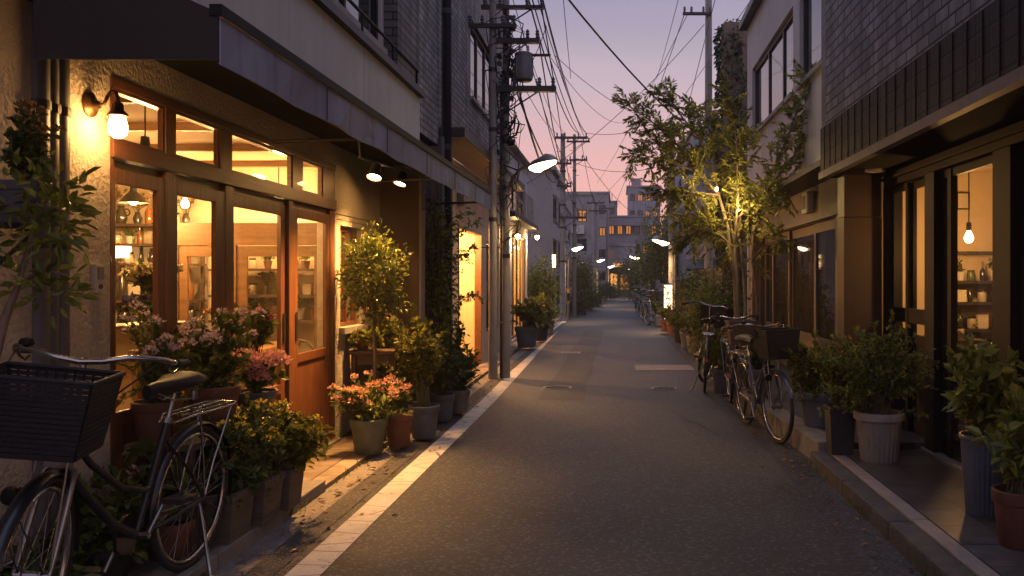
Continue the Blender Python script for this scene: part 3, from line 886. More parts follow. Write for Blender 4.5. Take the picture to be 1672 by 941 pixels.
def fill(unit_name, x0, x1, y, rows):
    for z, lvl, items in rows:
        n = len(items)
        for i, (kind, m, s, desc) in enumerate(items):
            x = x0 + (x1 - x0) * (i + .5) / n + rr.uniform(-.015, .015)
            goods(kind, m, x, y + rr.uniform(-.03, .03), z, s, '%s, %s from left on %s of the %s' % (desc, ORD[i], lvl, unit_name), 'goods on the shelves')


B = lambda s=1.0: ('bottle', 'amber', s, 'amber bottle')
BD = lambda s=1.0: ('bottle', 'bottle_dark', s, 'dark bottle')
J = lambda s=1.0: ('jar', 'jar_clear', s, 'clear jar')
JG = lambda s=1.0: ('jar', 'jar_green', s, 'green jar')
K = lambda s=1.0: ('crock', 'ceramic', s, 'pale planted pot')
KT = lambda s=1.0: ('crock', 'terracotta', s, 'clay planted pot')
CB = lambda s=1.0: ('carton', 'card', s, 'pale carton')
DR = lambda s=1.0: ('sprig', 'bottle_dark', s, 'dried flowers')
G = lambda s=1.0: ('jug', 'ceramic', s, 'pale jug')
GD = lambda s=1.0: ('jug', 'bottle_dark', s, 'dark jug')
shelf_unit('tall dark wooden shelves of bottles along the back wall of the flower shop', -5.55, -4.28, 8.58, 8.86, [.62, .94, 1.235, 1.6, 1.8, 2.0])
fill('flower shop back shelves', -5.5, -4.3, 8.7, [
    (2.0, 'top board', [DR(1.3), J(1), DR(1.5), GD(1), DR(1.2), B(1.0), DR(1.3), J(1), DR(1.1)]),
    (1.8, 'second board', [J(.9), JG(.9), B(.7), J(.9), K(.8), B(.7), J(.9), BD(.7), J(.8), JG(.9)]),
    (1.6, 'third board', [K(1), CB(.8), B(.8), DR(.9), J(1), BD(.8), GD(.8), J(.9), K(.9), B(.8)]),
    (1.235, 'fourth board', [BD(1.4), B(1.5), BD(1.3), CB(1.1), BD(1.5), CB(1.0), B(1.4), BD(1.4), K(1.2), BD(1.4), B(1.3)]),
    (.94, 'fifth board', [GD(1.3), K(1.3), CB(1.2), GD(1.2), BD(1.2), KT(1.3), BD(1.3), K(1.2), GD(1.2)])])
shelf_unit('wooden shelves of pots behind the glazed partition in the flower shop', -4.12, -2.80, 8.66, 8.88, [.55, 1.03, 1.285, 1.55])
fill('shelves behind the partition', -4.08, -2.84, 8.77, [
    (1.55, 'top board', [J(.9), KT(.9), J(.9), KT(.8), DR(.8), K(.9), KT(.8), J(.9), GD(.8)]),
    (1.285, 'second board', [K(1.1), BD(.8), J(1), DR(1), BD(.9), J(.9), CB(.7), B(.8), K(1)]),
    (1.03, 'third board', [K(1.2), KT(1.2), K(1.1), KT(1.3), K(1.2), KT(1.1), K(1.2)])])
# small glowing lamp on the shelf
t = thing('table_lamp', 'small glowing lamp with square pale shade on the third board of the bottle shelves', 'lamp', (-5.03, 8.66, 1.601))
m = MB(); m.lathe([(.04, 0), (.04, .012), (.01, .02), (.01, .06)], (-5.03, 8.66, 1.601), 12); m.build('base', 'bronze', t, smooth=40)
m = MB(); m.box(-5.11, -4.95, 8.60, 8.72, 1.661, 1.775); m.build('lamp_shade', 'lamp_glass_soft', t, bevel=.01)

# pendant lamps
def pendant(label, x, y, z, top, power, style='dome', col=(1.0, .55, .19), r=.12):
    t = thing('pendant_lamp', label, 'pendant lamp', (x, y, z))
    m = MB(); m.tube([(x, y, z + (.16 if style == 'dome' else .10)), (x, y, top)], .005, 6); m.build('cord', 'cable', t)
    if style == 'dome':
        m = MB(); m.lathe([(.025, .16), (.03, .10), (r * .5, .075), (r, .0), (r * .97, .0), (r * .48, .068), (.02, .09)], (x, y, z), 24); m.build('lamp_shade', 'metal_dark', t, smooth=40)
        m = MB(); m.ball((x, y, z + .025), (.038, .038, .045)); m.build('bulb', 'lamp_glass', t, smooth=80)
        light('POINT', (x, y, z - .07), power, col, .05, t)
    else:
        m = MB(); m.lathe([(.012, .11), (.02, .10), (.02, .045), (.016, .04)], (x, y, z), 14); m.build('socket', 'bronze', t, smooth=40)
        m = MB(); m.lathe([(.012, .04), (.022, .02), (.036, -.015), (.034, -.035), (.02, -.055), (.0001, -.06)], (x, y, z), 16); m.build('bulb', 'lamp_glass', t, smooth=80)
        light('POINT', (x, y, z - .12), power, col, .05, t)
    return t


pendant('dark dome pendant lamp hung inside the flower shop behind the first transom window', wx(237, 5.5), 5.5, 2.20, 2.58, 66)
pendant('dome pendant lamp over the counter in the middle of the flower shop', -4.3, 7.6, 2.12, 2.58, 75)
pendant('bare globe bulb hung before the bottle shelves in the flower shop', wx(302, 8.2), 8.2, 2.18, 2.58, 55, 'bare')
pendant('bare globe bulb hung behind the partition in the flower shop', -3.35, 8.45, 2.18, 2.58, 60, 'bare')
pendant('dome pendant lamp above the work table near the sliding doors', -3.2, 6.9, 2.24, 2.58, 55)

# work table and chair, display stand, flowers in vases inside
def table(label, x0, x1, y0, y1, z, zf, m='wood_pale', name='table', th=.035, leg=.04, cat='table', group=None, apron=True):
    t = thing(name, label, cat, ((x0 + x1) / 2, (y0 + y1) / 2, zf), group)
    mb = MB(); mb.box(x0, x1, y0, y1, z - th, z); mb.build('table_top', m, t, bevel=.004)
    for a in (x0 + .02, x1 - .02 - leg):
        for b in (y0 + .02, y1 - .02 - leg): plain(t, 'leg', m, (a, a + leg, b, b + leg, zf, z - th - .0005))
    if apron: plain(t, 'apron', m, (x0 + .03 + leg, x1 - .03 - leg, y0 + .025, y0 + .045, z - th - .09, z - th - .0005), (x0 + .03 + leg, x1 - .03 - leg, y1 - .045, y1 - .025, z - th - .09, z - th - .0005))
    return t


table('pale wooden work table inside the flower shop behind the sliding doors', -3.75, -2.78, 6.55, 7.5, .90, .046)
t = thing('chair', 'wooden chair with curved back beside the work table in the flower shop', 'chair', (-3.0, 7.75, .046))
plain(t, 'seat', 'wood_dark', (-3.2, -2.8, 7.56, 7.92, .45, .48))
for a in (-3.19, -2.84):
    for b in (7.57, 7.88): plain(t, 'leg', 'wood_dark', (a, a + .03, b, b + .03, .046, .449))
m = MB(); m.tube([(-3.18, 7.9, .48), (-3.19, 7.93, .8), (-3.12, 7.95, .86), (-3.0, 7.96, .88), (-2.88, 7.95, .86), (-2.82, 7.93, .8), (-2.82, 7.9, .48)], .014, 8); m.build('backrest', 'wood_dark', t, smooth=60)
plain_t = thing('display_stand', 'narrow wooden display stand holding cut flowers behind the second glass panel', 'stand', (-2.86, 5.3, .046))
for z in (.62, 1.18): plain(plain_t, 'shelf_board', 'wood_pale', (-3.02, -2.7, 4.86, 5.5, z - .025, z))
for a in (-3.02, -2.73):
    for b in (4.87, 5.46): plain(plain_t, 'leg', 'wood_pale', (a, a + .03, b, b + .03, .046, 1.154))


def vase_flowers(label, x, y, z, h, r, vm, fm, lm, top, spread, nh, hr=.03, k=26, size=.024, leafL=.06):
    SEED[0] += 1; rng = np.random.default_rng(SEED[0])
    t = thing('flower_vase', label, 'flowers', (x, y, z), 'cut flowers in vases')
    m = MB(); m.lathe([(r * .7, 0), (r * .75, .01), (r * .95, h * .6), (r * .75, h * .85), (r, h), (r * .88, h), (r * .6, h * .84)], (x, y, z + .001), 20); m.build('vase', vm, t, smooth=50)
    a, st, tips = bush(rng, (x, y, z + h * .9), (x, y, top), (spread, spread, spread * .6), nh * 2, 5, 2, leafL, .4, start=.35, clumps=7, stem_r=.004)
    st.build('stems', 'leaf_dark', t, recalc=False); MB().leaves(a).build('leaves', lm, t, recalc=False)
    idx = np.argsort(-tips[:, 2])[:nh]
    blooms(rng, tips[idx], hr, k, size, fm, t)


vase_flowers('white flowers in a green vase behind the second glass panel', -2.84, 5.28, 1.18, .16, .06, 'jar_green', 'petal_white', 'leaf_mid', 1.46, .14, 18, .035, 30)
vase_flowers('deep blue flowers in a low pot in front of the white ones', -2.76, 5.05, 1.18, .08, .05, 'bottle_dark', 'petal_blue', 'leaf_mid', 1.31, .085, 12, .03, 30)
vase_flowers('small yellow flowers in a jar on the lower board of the display stand', -2.8, 5.25, .62, .12, .05, 'jar_clear', 'petal_yellow', 'leaf_mid', .9, .1, 8, .02, 20)
vase_flowers('leafy stems in a clear vase on the work table', -3.1, 6.75, .9, .16, .05, 'jar_clear', 'petal_salmon', 'leaf_mid', 1.2, .14, 8)
vase_flowers('pale cut flowers in a tall pot on the flower shop floor by the first door', -2.95, 4.75, .046, .45, .1, 'metal_grey', 'petal_white', 'leaf_mid', .75, .15, 14, .03, 26)

# ---------------------------------------------------------------- awning
aw = thing('awning', 'long grey blue fabric awning with sloping top over the flower shop front', 'awning', (-2.08, 6.3, 2.2))
ax, ay0, ay1 = -1.43, 3.07, 9.56
m = MB()
nseg = 26
for i in range(nseg):
    y0, y1 = ay0 + (ay1 - ay0) * i / nseg, ay0 + (ay1 - ay0) * (i + 1) / nseg
    s0, s1 = [.012 * math.sin(k * 1.7) + .006 * math.sin(k * 4.1) for k in (i, i + 1)]
    m.hexa([(ax + s0, y0, 2.215), (ax + .006 + s0, y0, 2.215), (ax + .006 + s1, y1, 2.215), (ax + s1, y1, 2.215), (ax, y0, 2.385), (ax + .006, y0, 2.385), (ax + .006, y1, 2.385), (ax, y1, 2.385)])
m.build('valance', 'fabric_awning', aw)
for k in range(1, 6):
    y = ay0 + (ay1 - ay0) * k / 6; m = MB(); m.box(ax + .018, ax + .0205, y - .006, y + .006, 2.218, 2.385); m.build('seam', 'fabric_dark', aw)
m = MB()
for i in range(nseg):
    y0, y1 = ay0 + (ay1 - ay0) * i / nseg, ay0 + (ay1 - ay0) * (i + 1) / nseg
    m.hexa([(ax - .03, y0, 2.41), (ax, y0, 2.40), (ax, y1, 2.40), (ax - .03, y1, 2.41), (-2.078, y0, 2.64), (-2.078, y0, 2.65), (-2.078, y1, 2.65), (-2.078, y1, 2.64)])
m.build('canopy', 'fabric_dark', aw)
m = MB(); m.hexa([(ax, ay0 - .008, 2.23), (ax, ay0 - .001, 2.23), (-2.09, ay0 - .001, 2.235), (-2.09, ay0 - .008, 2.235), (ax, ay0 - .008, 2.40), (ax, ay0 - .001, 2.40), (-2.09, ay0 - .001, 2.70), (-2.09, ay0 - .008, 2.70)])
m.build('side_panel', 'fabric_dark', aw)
m = MB(); m.box(ax - .03, ax + .016, ay0 - .015, ay1 + .01, 2.387, 2.43)
m.build('front_rail', 'metal_black', aw, bevel=.003)
m = MB()
for y in (ay0 + .03, 5.2, 7.3, 9.52): m.tube([(-2.09, y, 2.28), (ax - .01, y, 2.30)], .012, 8)
m.tube([(ax - .015, ay0 + .02, 2.235), (ax - .015, ay1 - .01, 2.235)], .009, 6)
m.build('support_arm', 'metal_dark', aw, smooth=60)

# ---------------------------------------------------------------- wall lamp, spotlights, pipes, intercom
sx, sy = LX, 4.05
lampy = thing('wall_lamp', 'brass gooseneck wall lamp with glowing frosted glass shade beside the shop doors', 'lamp', (sx, sy, 2.27))
m = MB(); m.lathe([(.058, 0), (.058, .01), (.04, .02), (.025, .026), (.016, .05)], (sx, sy, 2.27), 24, axis=(1, 0, 0)); m.build('back_plate', 'bronze', lampy, smooth=40)
gx = sx + .135
m = MB(); m.tube([(sx + .04, sy, 2.27), (sx + .07, sy, 2.275), (sx + .085, sy, 2.31), (sx + .105, sy, 2.335), (sx + .125, sy, 2.33), (gx, sy, 2.30), (gx, sy, 2.27)], .009, 10); m.build('arm', 'bronze', lampy, smooth=60)
m = MB(); m.lathe([(.012, .06), (.024, .05), (.026, .02), (.045, .0), (.043, -.008)], (gx, sy, 2.225), 20); m.build('socket', 'bronze', lampy, smooth=40)
m = MB(); m.lathe([(.028, -.004), (.033, -.018), (.040, -.048), (.041, -.068), (.035, -.092), (.02, -.106), (.0001, -.110)], (gx, sy, 2.222), 24); m.build('lamp_shade', 'lamp_glass_hot', lampy, smooth=80)

bar = thing('lamp_bar', 'thin horizontal metal bar carrying the spotlights under the awning', 'bar', (LX, 8.0, 2.38))
b0, b1 = Vector((wx(587, 6.75), 6.75, wz(257, 6.75))), Vector((wx(690, 8.9), 8.9, wz(288, 8.9)))
m = MB(); m.tube([b0, b1], .012, 8); m.tube([b0 + Vector((0, .03, 0)), (b0.x - .02, 6.78, 2.61)], .009, 6); m.tube([b1 - Vector((0, .06, 0)), (b1.x - .02, 8.84, 2.6)], .009, 6); m.build('bar_tube', 'metal_dark', bar, smooth=60)


def spot(label, p, d, power):
    p = Vector(p); d = Vector(d).normalized()
    t = thing('spotlight', label, 'spotlight', p, 'spotlights under the awning')
    c = p + Vector((0, 0, -.085))
    m = MB(); m.tube([p + Vector((0, 0, -.013)), p + Vector((0, 0, -.05)), c - d * .05], .008, 8); m.build('bracket', 'metal_dark', t, smooth=60)
    m = MB(); m.lathe([(.02, -.075), (.034, -.07), (.042, -.03), (.062, .04), (.064, .055), (.058, .055), (.055, .04), (.03, .0)], c, 24, axis=d); m.build('housing', 'metal_dark', t, smooth=40)
    m = MB(); m.lathe([(.056, .038), (.045, .047), (.0001, .05)], c, 20, axis=d); m.build('lens', 'lamp_glass_hot', t, smooth=60)
    light('SPOT', c + d * .075, power, WARM, .09, t, d, 80, 1.0)


spot('black spotlight on the bar under the awning, nearer the wooden doors', b0.lerp(b1, .20) , (-.06, -.45, -1), 800)
spot('black spotlight on the bar under the awning, nearer the brown pier', b0.lerp(b1, .60), (-.26, -.34, -1), 640)

for i, (y, r, nm) in enumerate(((3.70, .05, 'thickest dark drain pipe on the rough wall at the edge of the shop'), (3.79, .034, 'middle one of three drain pipes on the rough wall'), (3.86, .036, 'dark drain pipe nearest the wall lamp'))):
    t = thing('drain_pipe', nm, 'drain pipe', (LX + .06, y, .07), 'drain pipes on the rough wall')
    m = MB(); m.tube([(LX - .012, y, .07), (LX - .012, y, 2.66)], r, 14); m.build('pipe', 'pipe_grey', t, smooth=60)
    for z in (.7, 1.6, 2.2):
        m = MB(); m.lathe([(r + .006, -.02), (r + .006, .02)], (LX - .012, y, z), 16, close=True); m.box(LX - .002, LX + .03, y - .012, y + .012, z - .015, z + .015)
        m.build('clamp', 'metal_dark', t, smooth=40)
t = thing('intercom', 'small grey intercom box on the wall beside the first glass door', 'intercom', (LX, 4.1, 1.46))
m = MB(); m.box(LX + .001, LX + .028, 4.055, 4.125, 1.38, 1.52); m.build('casing', 'plaster_box', t, bevel=.006)
m = MB(); m.box(LX + .029, LX + .033, 4.068, 4.112, 1.445, 1.505); m.build('speaker_grille', 'metal_grey', t)
m = MB(); m.lathe([(.012, 0), (.012, .006)], (LX + .0285, 4.09, 1.412), 12, axis=(1, 0, 0), close=True); m.build('button', 'metal_dark', t)
# low horizontal pipes along the foot of the wall
for z, nm in ((.30, 'upper grey pipe running along the foot of the wall behind the bicycle'), (.22, 'lower grey pipe running along the foot of the wall behind the bicycle')):
    t = thing('water_pipe', nm, 'pipe', (LX + .05, 3.5, z))
    m = MB(); m.tube([(LX + .05, 2.3, z), (LX + .05, 4.19, z)], .022, 10)
    m.build('pipe', 'steel', t, smooth=60)
    for y in (2.6, 3.3, 4.0): m = MB(); m.box(LX, LX + .04, y, y + .03, z - .03, z + .03); m.build('bracket', 'metal_dark', t)

# ================================================================ LEFT: brick house, the lit doorway house, the row beyond
bh = thing('brick_house', 'narrow grey brick house between the flower shop and the lit doorway', 'house', (-2.1, 9.6, 0))
w = MB(); w.pwall(('L', -2.105), 8.995, 10.02, 3.0, 8.0, [], .3); w.build('wall', 'brick_grey', bh)
w = MB(); w.pwall(('L', -2.2), 9.13, 10.02, .0, 2.99, [], .3); w.build('lower_wall', 'brick_brown', bh)
t = thing('drain_pipe', 'tall black drain pipe between the two brick walls', 'drain pipe', (-2.03, 10.12, .03))
m = MB(); m.tube([(-2.03, 10.12, .03), (-2.03, 10.12, 8)], .06, 14); m.build('pipe', 'metal_black', t, smooth=60)
for z in (1.2, 3.0, 4.6): m = MB(); m.lathe([(.068, -.03), (.068, .03)], (-2.03, 10.12, z), 16, close=True); m.build('clamp', 'metal_dark', t, smooth=40)
t = thing('drain_pipe', 'thin grey drain pipe beside the tall black one', 'drain pipe', (-2.06, 9.99, .03))
m = MB(); m.tube([(-2.06, 9.99, .03), (-2.06, 9.99, 3.1)], .03, 10); m.build('pipe', 'pipe_grey', t, smooth=60)
for z in (1.0, 2.2): m = MB(); m.lathe([(.036, -.02), (.036, .02)], (-2.06, 9.99, z), 12, close=True); m.build('clamp', 'metal_dark', t, smooth=40)

h2 = thing('corner_house', 'grey brick house with glowing orange doorway behind the utility poles', 'house', (-2.3, 13.5, 0))
P2 = ('L', -2.15)
w = MB(); w.pwall(P2, 10.24, 16.9, 3.26, 8.2, [(12.45, 15.2, 4.1, 5.25)], .2); w.build('upper_wall', 'brick_grey', h2)
window(h2, P2, 12.45, 15.2, 4.1, 5.25, .05, .05, 'metal_dark', 'glass_sky', mull=(.33, .62), sill='concrete')
plain(h2, 'roof_edge', 'metal_grey', (-2.4, -1.98, 10.2, 17, 8.2, 8.4))
plain(h2, 'canopy', 'metal_dark', (-2.3, -1.83, 10.2, 16.6, 3.14, 3.25))
plain(h2, 'canopy_soffit', 'wall_warm', (-2.3, -1.85, 10.22, 16.55, 3.125, 3.138))
P2b = ('L', -2.3)
w = MB(); w.pwall(P2b, 10.24, 16.9, .0, 3.12, [(12.3, 14.35, .03, 2.22), (14.9, 16.4, .5, 2.1)], .12); w.build('wall', 'wall_warm', h2)
plain(h2, 'end_panel', 'wall_brown', (-2.3, -1.98, 10.21, 10.236, .03, 3.12))
plain(h2, 'porch_wall', 'inner_wall', (-3.3, -3.25, 12.1, 14.5, .0, 2.35), (-3.25, -2.42, 14.4, 14.45, .0, 2.35), (-3.25, -2.42, 12.15, 12.2, .0, 2.35))
plain(h2, 'porch_floor', 'paver', (-3.25, -2.3, 12.2, 14.4, .0, .027))
plain(h2, 'porch_ceiling', 'inner_ceiling', (-3.25, -2.42, 12.2, 14.4, 2.3, 2.35))
m = MB(); m.pframe(P2b, 12.3, 14.35, .03, 2.22, .05, -.01, .1, bottom=.0); m.build('door_frame', 'wood_h', h2)
m = MB(); m.box(-3.245, -3.2, 12.9, 13.7, .03, 2.05); d0 = m.build('door', 'wood_pale', h2)
m = MB(); m.box(-3.2, -3.17, 13.58, 13.6, .95, 1.1); m.build('handle', 'steel', d0)
window(h2, P2b, 14.9, 16.4, .5, 2.1, .04, .05, 'wood_v', 'glass_dark', mull=(.5,))
light('POINT', (-2.75, 13.3, 2.12), 360, WARM, .08, h2)
m = MB(); m.lathe([(.1, 0), (.1, -.03), (.06, -.05), (.0001, -.055)], (-2.75, 13.3, 2.298), 20)
t = thing('ceiling_lamp', 'round ceiling lamp inside the glowing doorway', 'lamp', (-2.75, 13.3, 2.298)); m.build('lamp_glass', 'lamp_glass', t, smooth=50)
m = MB(); m.lathe([(.115, 0.0), (.115, -.012), (.101, -.012)], (-2.75, 13.3, 2.2995), 20); m.build('rim', 'steel', t)
t = thing('meter_box', 'small grey meter box on the orange wall above the doorway', 'meter box', (-2.3, 12.3, 2.65))
m = MB(); m.box(-2.298, -2.2, 12.2, 12.45, 2.5, 2.8); m.build('casing', 'metal_grey', t, bevel=.01)
m = MB(); m.box(-2.199, -2.19, 12.25, 12.4, 2.66, 2.76); m.build('dial', 'glass_dark', t)

# small shop with lit glass front and lamps
h3 = thing('small_shop', 'two storey shop with lit glass front and lantern lights beyond the poles', 'shop', (-2.3, 20, 0))
P3 = ('L', -2.32)
w = MB(); w.pwall(P3, 16.95, 21.8, .0, 4.25, [(17.2, 18.3, .1, 2.3), (18.6, 21.5, .1, 2.45), (17.6, 21.2, 2.95, 3.75)], .15); w.build('wall', 'panel_grey', h3)
w = MB(); w.pwall(('F', 21.7), -6.0, -2.475, 0, 4.25, [], .1); w.build('end_wall', 'render_grey', h3)
m = MB(); m.hexa([(-2.62, 16.9, 4.25), (-2.15, 16.9, 4.25), (-2.15, 21.95, 4.25), (-2.62, 21.95, 4.25), (-2.9, 16.9, 4.9), (-2.62, 16.9, 4.8), (-2.62, 21.95, 4.8), (-2.9, 21.95, 4.9)]); m.build('roof', 'metal_grey', h3)
window(h3, P3, 17.6, 21.2, 2.95, 3.75, .05, .05, 'metal_dark', 'glass_sky', mull=(.25, .5, .75), sill='concrete')
plain(h3, 'canopy', 'metal_dark', (-2.32, -2.05, 17, 21.9, 2.68, 2.78))
window(h3, P3, 18.6, 21.5, .1, 2.45, .04, .06, 'metal_brown', 'glass', mull=(.25, .5, .75))
window(h3, P3, 17.2, 18.3, .1, 2.3, .04, .06, 'wood_v', 'glass_dark', mull=(.5,), name='door')
plain(h3, 'room_wall', 'inner_wall', (-4.0, -3.95, 18.4, 21.6, 0, 2.6), (-3.95, -2.5, 21.55, 21.6, 0, 2.6), (-3.95, -2.5, 18.4, 18.45, 0, 2.6), (-3.95, -2.5, 18.45, 21.55, 2.55, 2.6))
light('POINT', (-3.0, 20.2, 2.2), 300, WARM, .08, h3)
r = MB()
for k in range(12): r.tube([(-2.12, 17.6 + k * .33, 2.79), (-2.12, 17.6 + k * .33, 3.4)], .008, 5)
for z in (3.1, 3.4): r.tube([(-2.12, 17.5, z), (-2.12, 21.3, z)], .012, 5)
r.build('balcony_rail', 'steel', h3)


def lantern(label, x, y, z, power, out=-1):
    """A small bracket lamp, out = direction it leaves its wall in x."""
    t = thing('wall_lantern', label, 'wall lamp', (x, y, z), 'small lamps on house fronts')
    m = MB(); m.box(x - .02 * out, x, y - .04, y + .04, z - .06, z + .06); m.tube([(x, y, z + .03), (x + out * .1, y, z + .06), (x + out * .15, y, z + .02)], .008, 6); m.build('bracket', 'metal_dark', t)
    m = MB(); m.lathe([(.02, .03), (.06, .0), (.07, -.02)], (x + out * .15, y, z), 14, close=False); m.build('lamp_cap', 'metal_dark', t)
    m = MB(); m.ball((x + out * .15, y, z - .06), (.055, .055, .06), 12, 8); m.build('globe', 'lamp_glass', t, smooth=80)
    light('POINT', (x + out * .17, y, z - .22), power, WARM2, .05, t)


lantern('bright globe lantern at the near end of the small shop canopy', -2.32, 18.45, 2.42, 30, 1)
lantern('bright globe lantern at the far end of the small shop canopy', -2.2, 21.6, 2.55, 45, 1)

# apartment block with its blank end wall
h4 = thing('apartment_block', 'grey apartment block with blank end wall glowing orange at its foot', 'apartment block', (-2.35, 33, 0))
PE, PS = ('F', 30.0), ('L', -2.35)
w = MB(); w.pwall(PE, -9.0, -2.35, 0, 5.25, [], .2); w.build('end_wall', 'wall_far', h4)
w = MB(); w.pwall(PS, 30.2, 36.5, 0, 5.25, [(30.6, 32.0, .5, 1.5), (32.4, 35.6, .4, 1.6), (30.7, 33.0, 2.0, 2.9), (33.4, 36.0, 2.0, 2.9), (30.7, 33.0, 3.6, 4.5), (33.4, 36.0, 3.6, 4.5)], .2); w.build('wall', 'render_grey', h4)
for a, b, c, d in ((30.7, 33.0, 2.0, 2.9), (33.4, 36.0, 2.0, 2.9), (30.7, 33.0, 3.6, 4.5), (33.4, 36.0, 3.6, 4.5), (30.6, 32.0, .5, 1.5), (32.4, 35.6, .4, 1.6)):
    window(h4, PS, a, b, c, d, .05, .06, 'metal_dark', 'glass_dark', mull=(.33, .66), sill='concrete')
plain(h4, 'parapet', 'concrete', (-9.1, -2.2, 29.9, 36.6, 5.25, 5.4))
t = thing('porch_lamp', 'small upright lamp glowing on the apartment block front', 'lamp', (-2.28, 30.5, 2.1))
m = MB(); m.box(-2.348, -2.24, 30.4, 30.55, 1.85, 2.3); m.build('lamp_glass', 'lamp_glass_soft', t, bevel=.02)
m = MB(); m.box(-2.348, -2.22, 30.38, 30.57, 2.302, 2.33); m.build('lamp_cap', 'metal_dark', t)


def block(name, label, cat, x0, x1, y0, y1, h, m, front, side=None, lit=(), wm='glass_dark', ww=.9, wh=.85, roofkit=0, side_x=None, seed=1):
    """Far building: walls with real openings on the face towards us and, if given, on the street side."""
    t = thing(name, label, cat, ((x0 + x1) / 2, y0, 0))
    pl = ('F', y0); cols, rows, u0, u1, v0, v1 = front
    ops = []
    for i in range(cols):
        for j in range(rows):
            cu, cv = u0 + (u1 - u0) * (i + .5) / cols, v0 + (v1 - v0) * (j + .5) / rows
            ops.append((cu - ww / 2, cu + ww / 2, cv - wh / 2, cv + wh / 2))
    w = MB(); w.pwall(pl, x0, x1, 0, h, ops, .2); w.build('wall', m, t)
    for k, o in enumerate(ops):
        window(t, pl, *o, .06, .06, 'metal_dark', 'window_lit' if k in lit else wm, mull=(.5,))
    if side:
        spl = (side[0], x1 if side[0] == 'L' else x0); cols, rows, u0, u1, v0, v1 = side[1:7]
        sops = []
        for i in range(cols):
            for j in range(rows):
                cu, cv = u0 + (u1 - u0) * (i + .5) / cols, v0 + (v1 - v0) * (j + .5) / rows
                sops.append((cu - ww * .8, cu + ww * .8, cv - wh / 2, cv + wh / 2))
        w = MB(); w.pwall(spl, y0 + .2, y1, 0, h, sops, .2); w.build('side_wall', m, t)
        for k, o in enumerate(sops): window(t, spl, *o, .06, .06, 'metal_dark', 'window_lit' if (100 + k) in lit else wm, mull=(.5,))
    plain(t, 'roof', 'concrete', (x0 - .08, x1 + .08, y0 - .08, y1, h, h + .14))
    rg = random.Random(seed)
    if roofkit:
        for k in range(roofkit):
            x = x0 + (x1 - x0) * (k + .5) / roofkit + rg.uniform(-.2, .2); hh = rg.uniform(.5, 1.5)
            a = MB(); a.tube([(x, y0 + 1, h + .14), (x, y0 + 1, h + .14 + hh)], .03, 5)
            if k % 2: a.tube([(x - .35, y0 + 1, h + hh), (x + .35, y0 + 1, h + hh)], .02, 5); a.tube([(x - .25, y0 + 1, h + hh - .2), (x + .25, y0 + 1, h + hh - .2)], .02, 5)
            a.build('antenna', 'metal_dark', t)
        b = MB(); b.box(x0 + .4, x0 + 1.3, y0 + .6, y0 + 1.6, h + .14, h + .9); b.build('roof_tank', 'metal_grey', t)
    return t


block('white_house', 'pale rendered building with one lit window beyond the apartment block', 'building', -5.2, -1.72, 55, 62, 6.8, 'wall_far', (3, 3, -5.0, -1.8, .8, 6.4), ('L', 2, 3, 56, 61.5, .8, 6.4), lit=(8,), ww=.6, wh=.8, seed=2)
block('dark_house', 'dark narrow house between the apartment block and the white building', 'building', -6.4, -2.6, 38.5, 47, 4.9, 'wall_dim', (3, 2, -6.2, -2.7, .6, 4.6), ('L', 3, 2, 39, 46.8, .6, 4.6), lit=(103, 101), ww=.8, wh=.8, seed=3)
block('grey_tower', 'grey flat roofed tower with lit windows and antennas at the end of the street', 'building', .85, 4.0, 82, 90, 10.2, 'wall_blue', (4, 5, .95, 3.9, 2.0, 10.0), lit=(9, 13, 14, 18), ww=.5, wh=.7, roofkit=5, seed=4)
tb = block('terrace_block', 'wide grey terraced block with balconies closing the end of the street', 'building', -2.6, 3.6, 76, 81.8, 6.9, 'wall_dim', (8, 3, -2.5, 3.5, 1.5, 6.6), lit=(2, 5, 8, 11, 14, 19, 23), ww=.5, wh=.8, roofkit=4, seed=5)
for k, z in enumerate((2.9, 4.6, 6.2)):
    plain(tb, 'balcony', 'wall_blue', (-2.4, 1.9, 75.2, 75.98, z - .1, z), (-2.4, 1.9, 75.2, 75.27, z + .001, z + .55))
block('white_house', 'low pale house behind the rounded shop at the bend', 'building', -4.6, -.75, 66, 75, 8.0, 'wall_far', (4, 4, -4.4, -.8, .8, 7.6), lit=(6, 9, 14), ww=.5, wh=.7, seed=6)
block('white_house', 'small upper block with a lit window beside the far poles', 'building', -3.2, -.2, 88, 95, 9.3, 'wall_blue', (4, 4, -3.1, -.3, 3.4, 9.1), lit=(3, 7, 10, 11), ww=.5, wh=.7, roofkit=3, seed=7)
# rounded lit shop at the bend
rs = thing('corner_shop', 'little rounded shop with a glowing window and sign at the bend of the street', 'shop', (-.1, 66, 0))
m = MB(); m.lathe([(1.35, 2.2), (1.35, 4.0), (1.42, 4.0), (1.42, 4.2)], (.0, 68.6, 0), 20, close=True); m.build('bay', 'wall_far', rs, smooth=40)
w = MB(); w.pwall(('F', 68), -1.2, 1.3, 0, 2.2, [(-.7, -.05, .1, 1.9), (.1, .9, .5, 1.8)], .2); w.build('wall', 'wall_brown', rs)
window(rs, ('F', 68), -.7, -.05, .1, 1.9, .05, .06, 'wood_v', 'window_lit_hot', mull=(.5,), name='door')
window(rs, ('F', 68), .1, .9, .5, 1.8, .05, .06, 'wood_v', 'window_lit', mull=(.5,))
plain(rs, 'canopy', 'metal_dark', (-1.1, 1.2, 67.2, 67.98, 2.22, 2.3))
plain(rs, 'lit_sign', 'window_lit_hot', (-.45, .35, 67.1, 67.18, 2.35, 2.62))
plain(rs, 'lit_slot', 'window_lit_hot', (-.9, -.75, 67.0, 67.25, 2.9, 3.6))

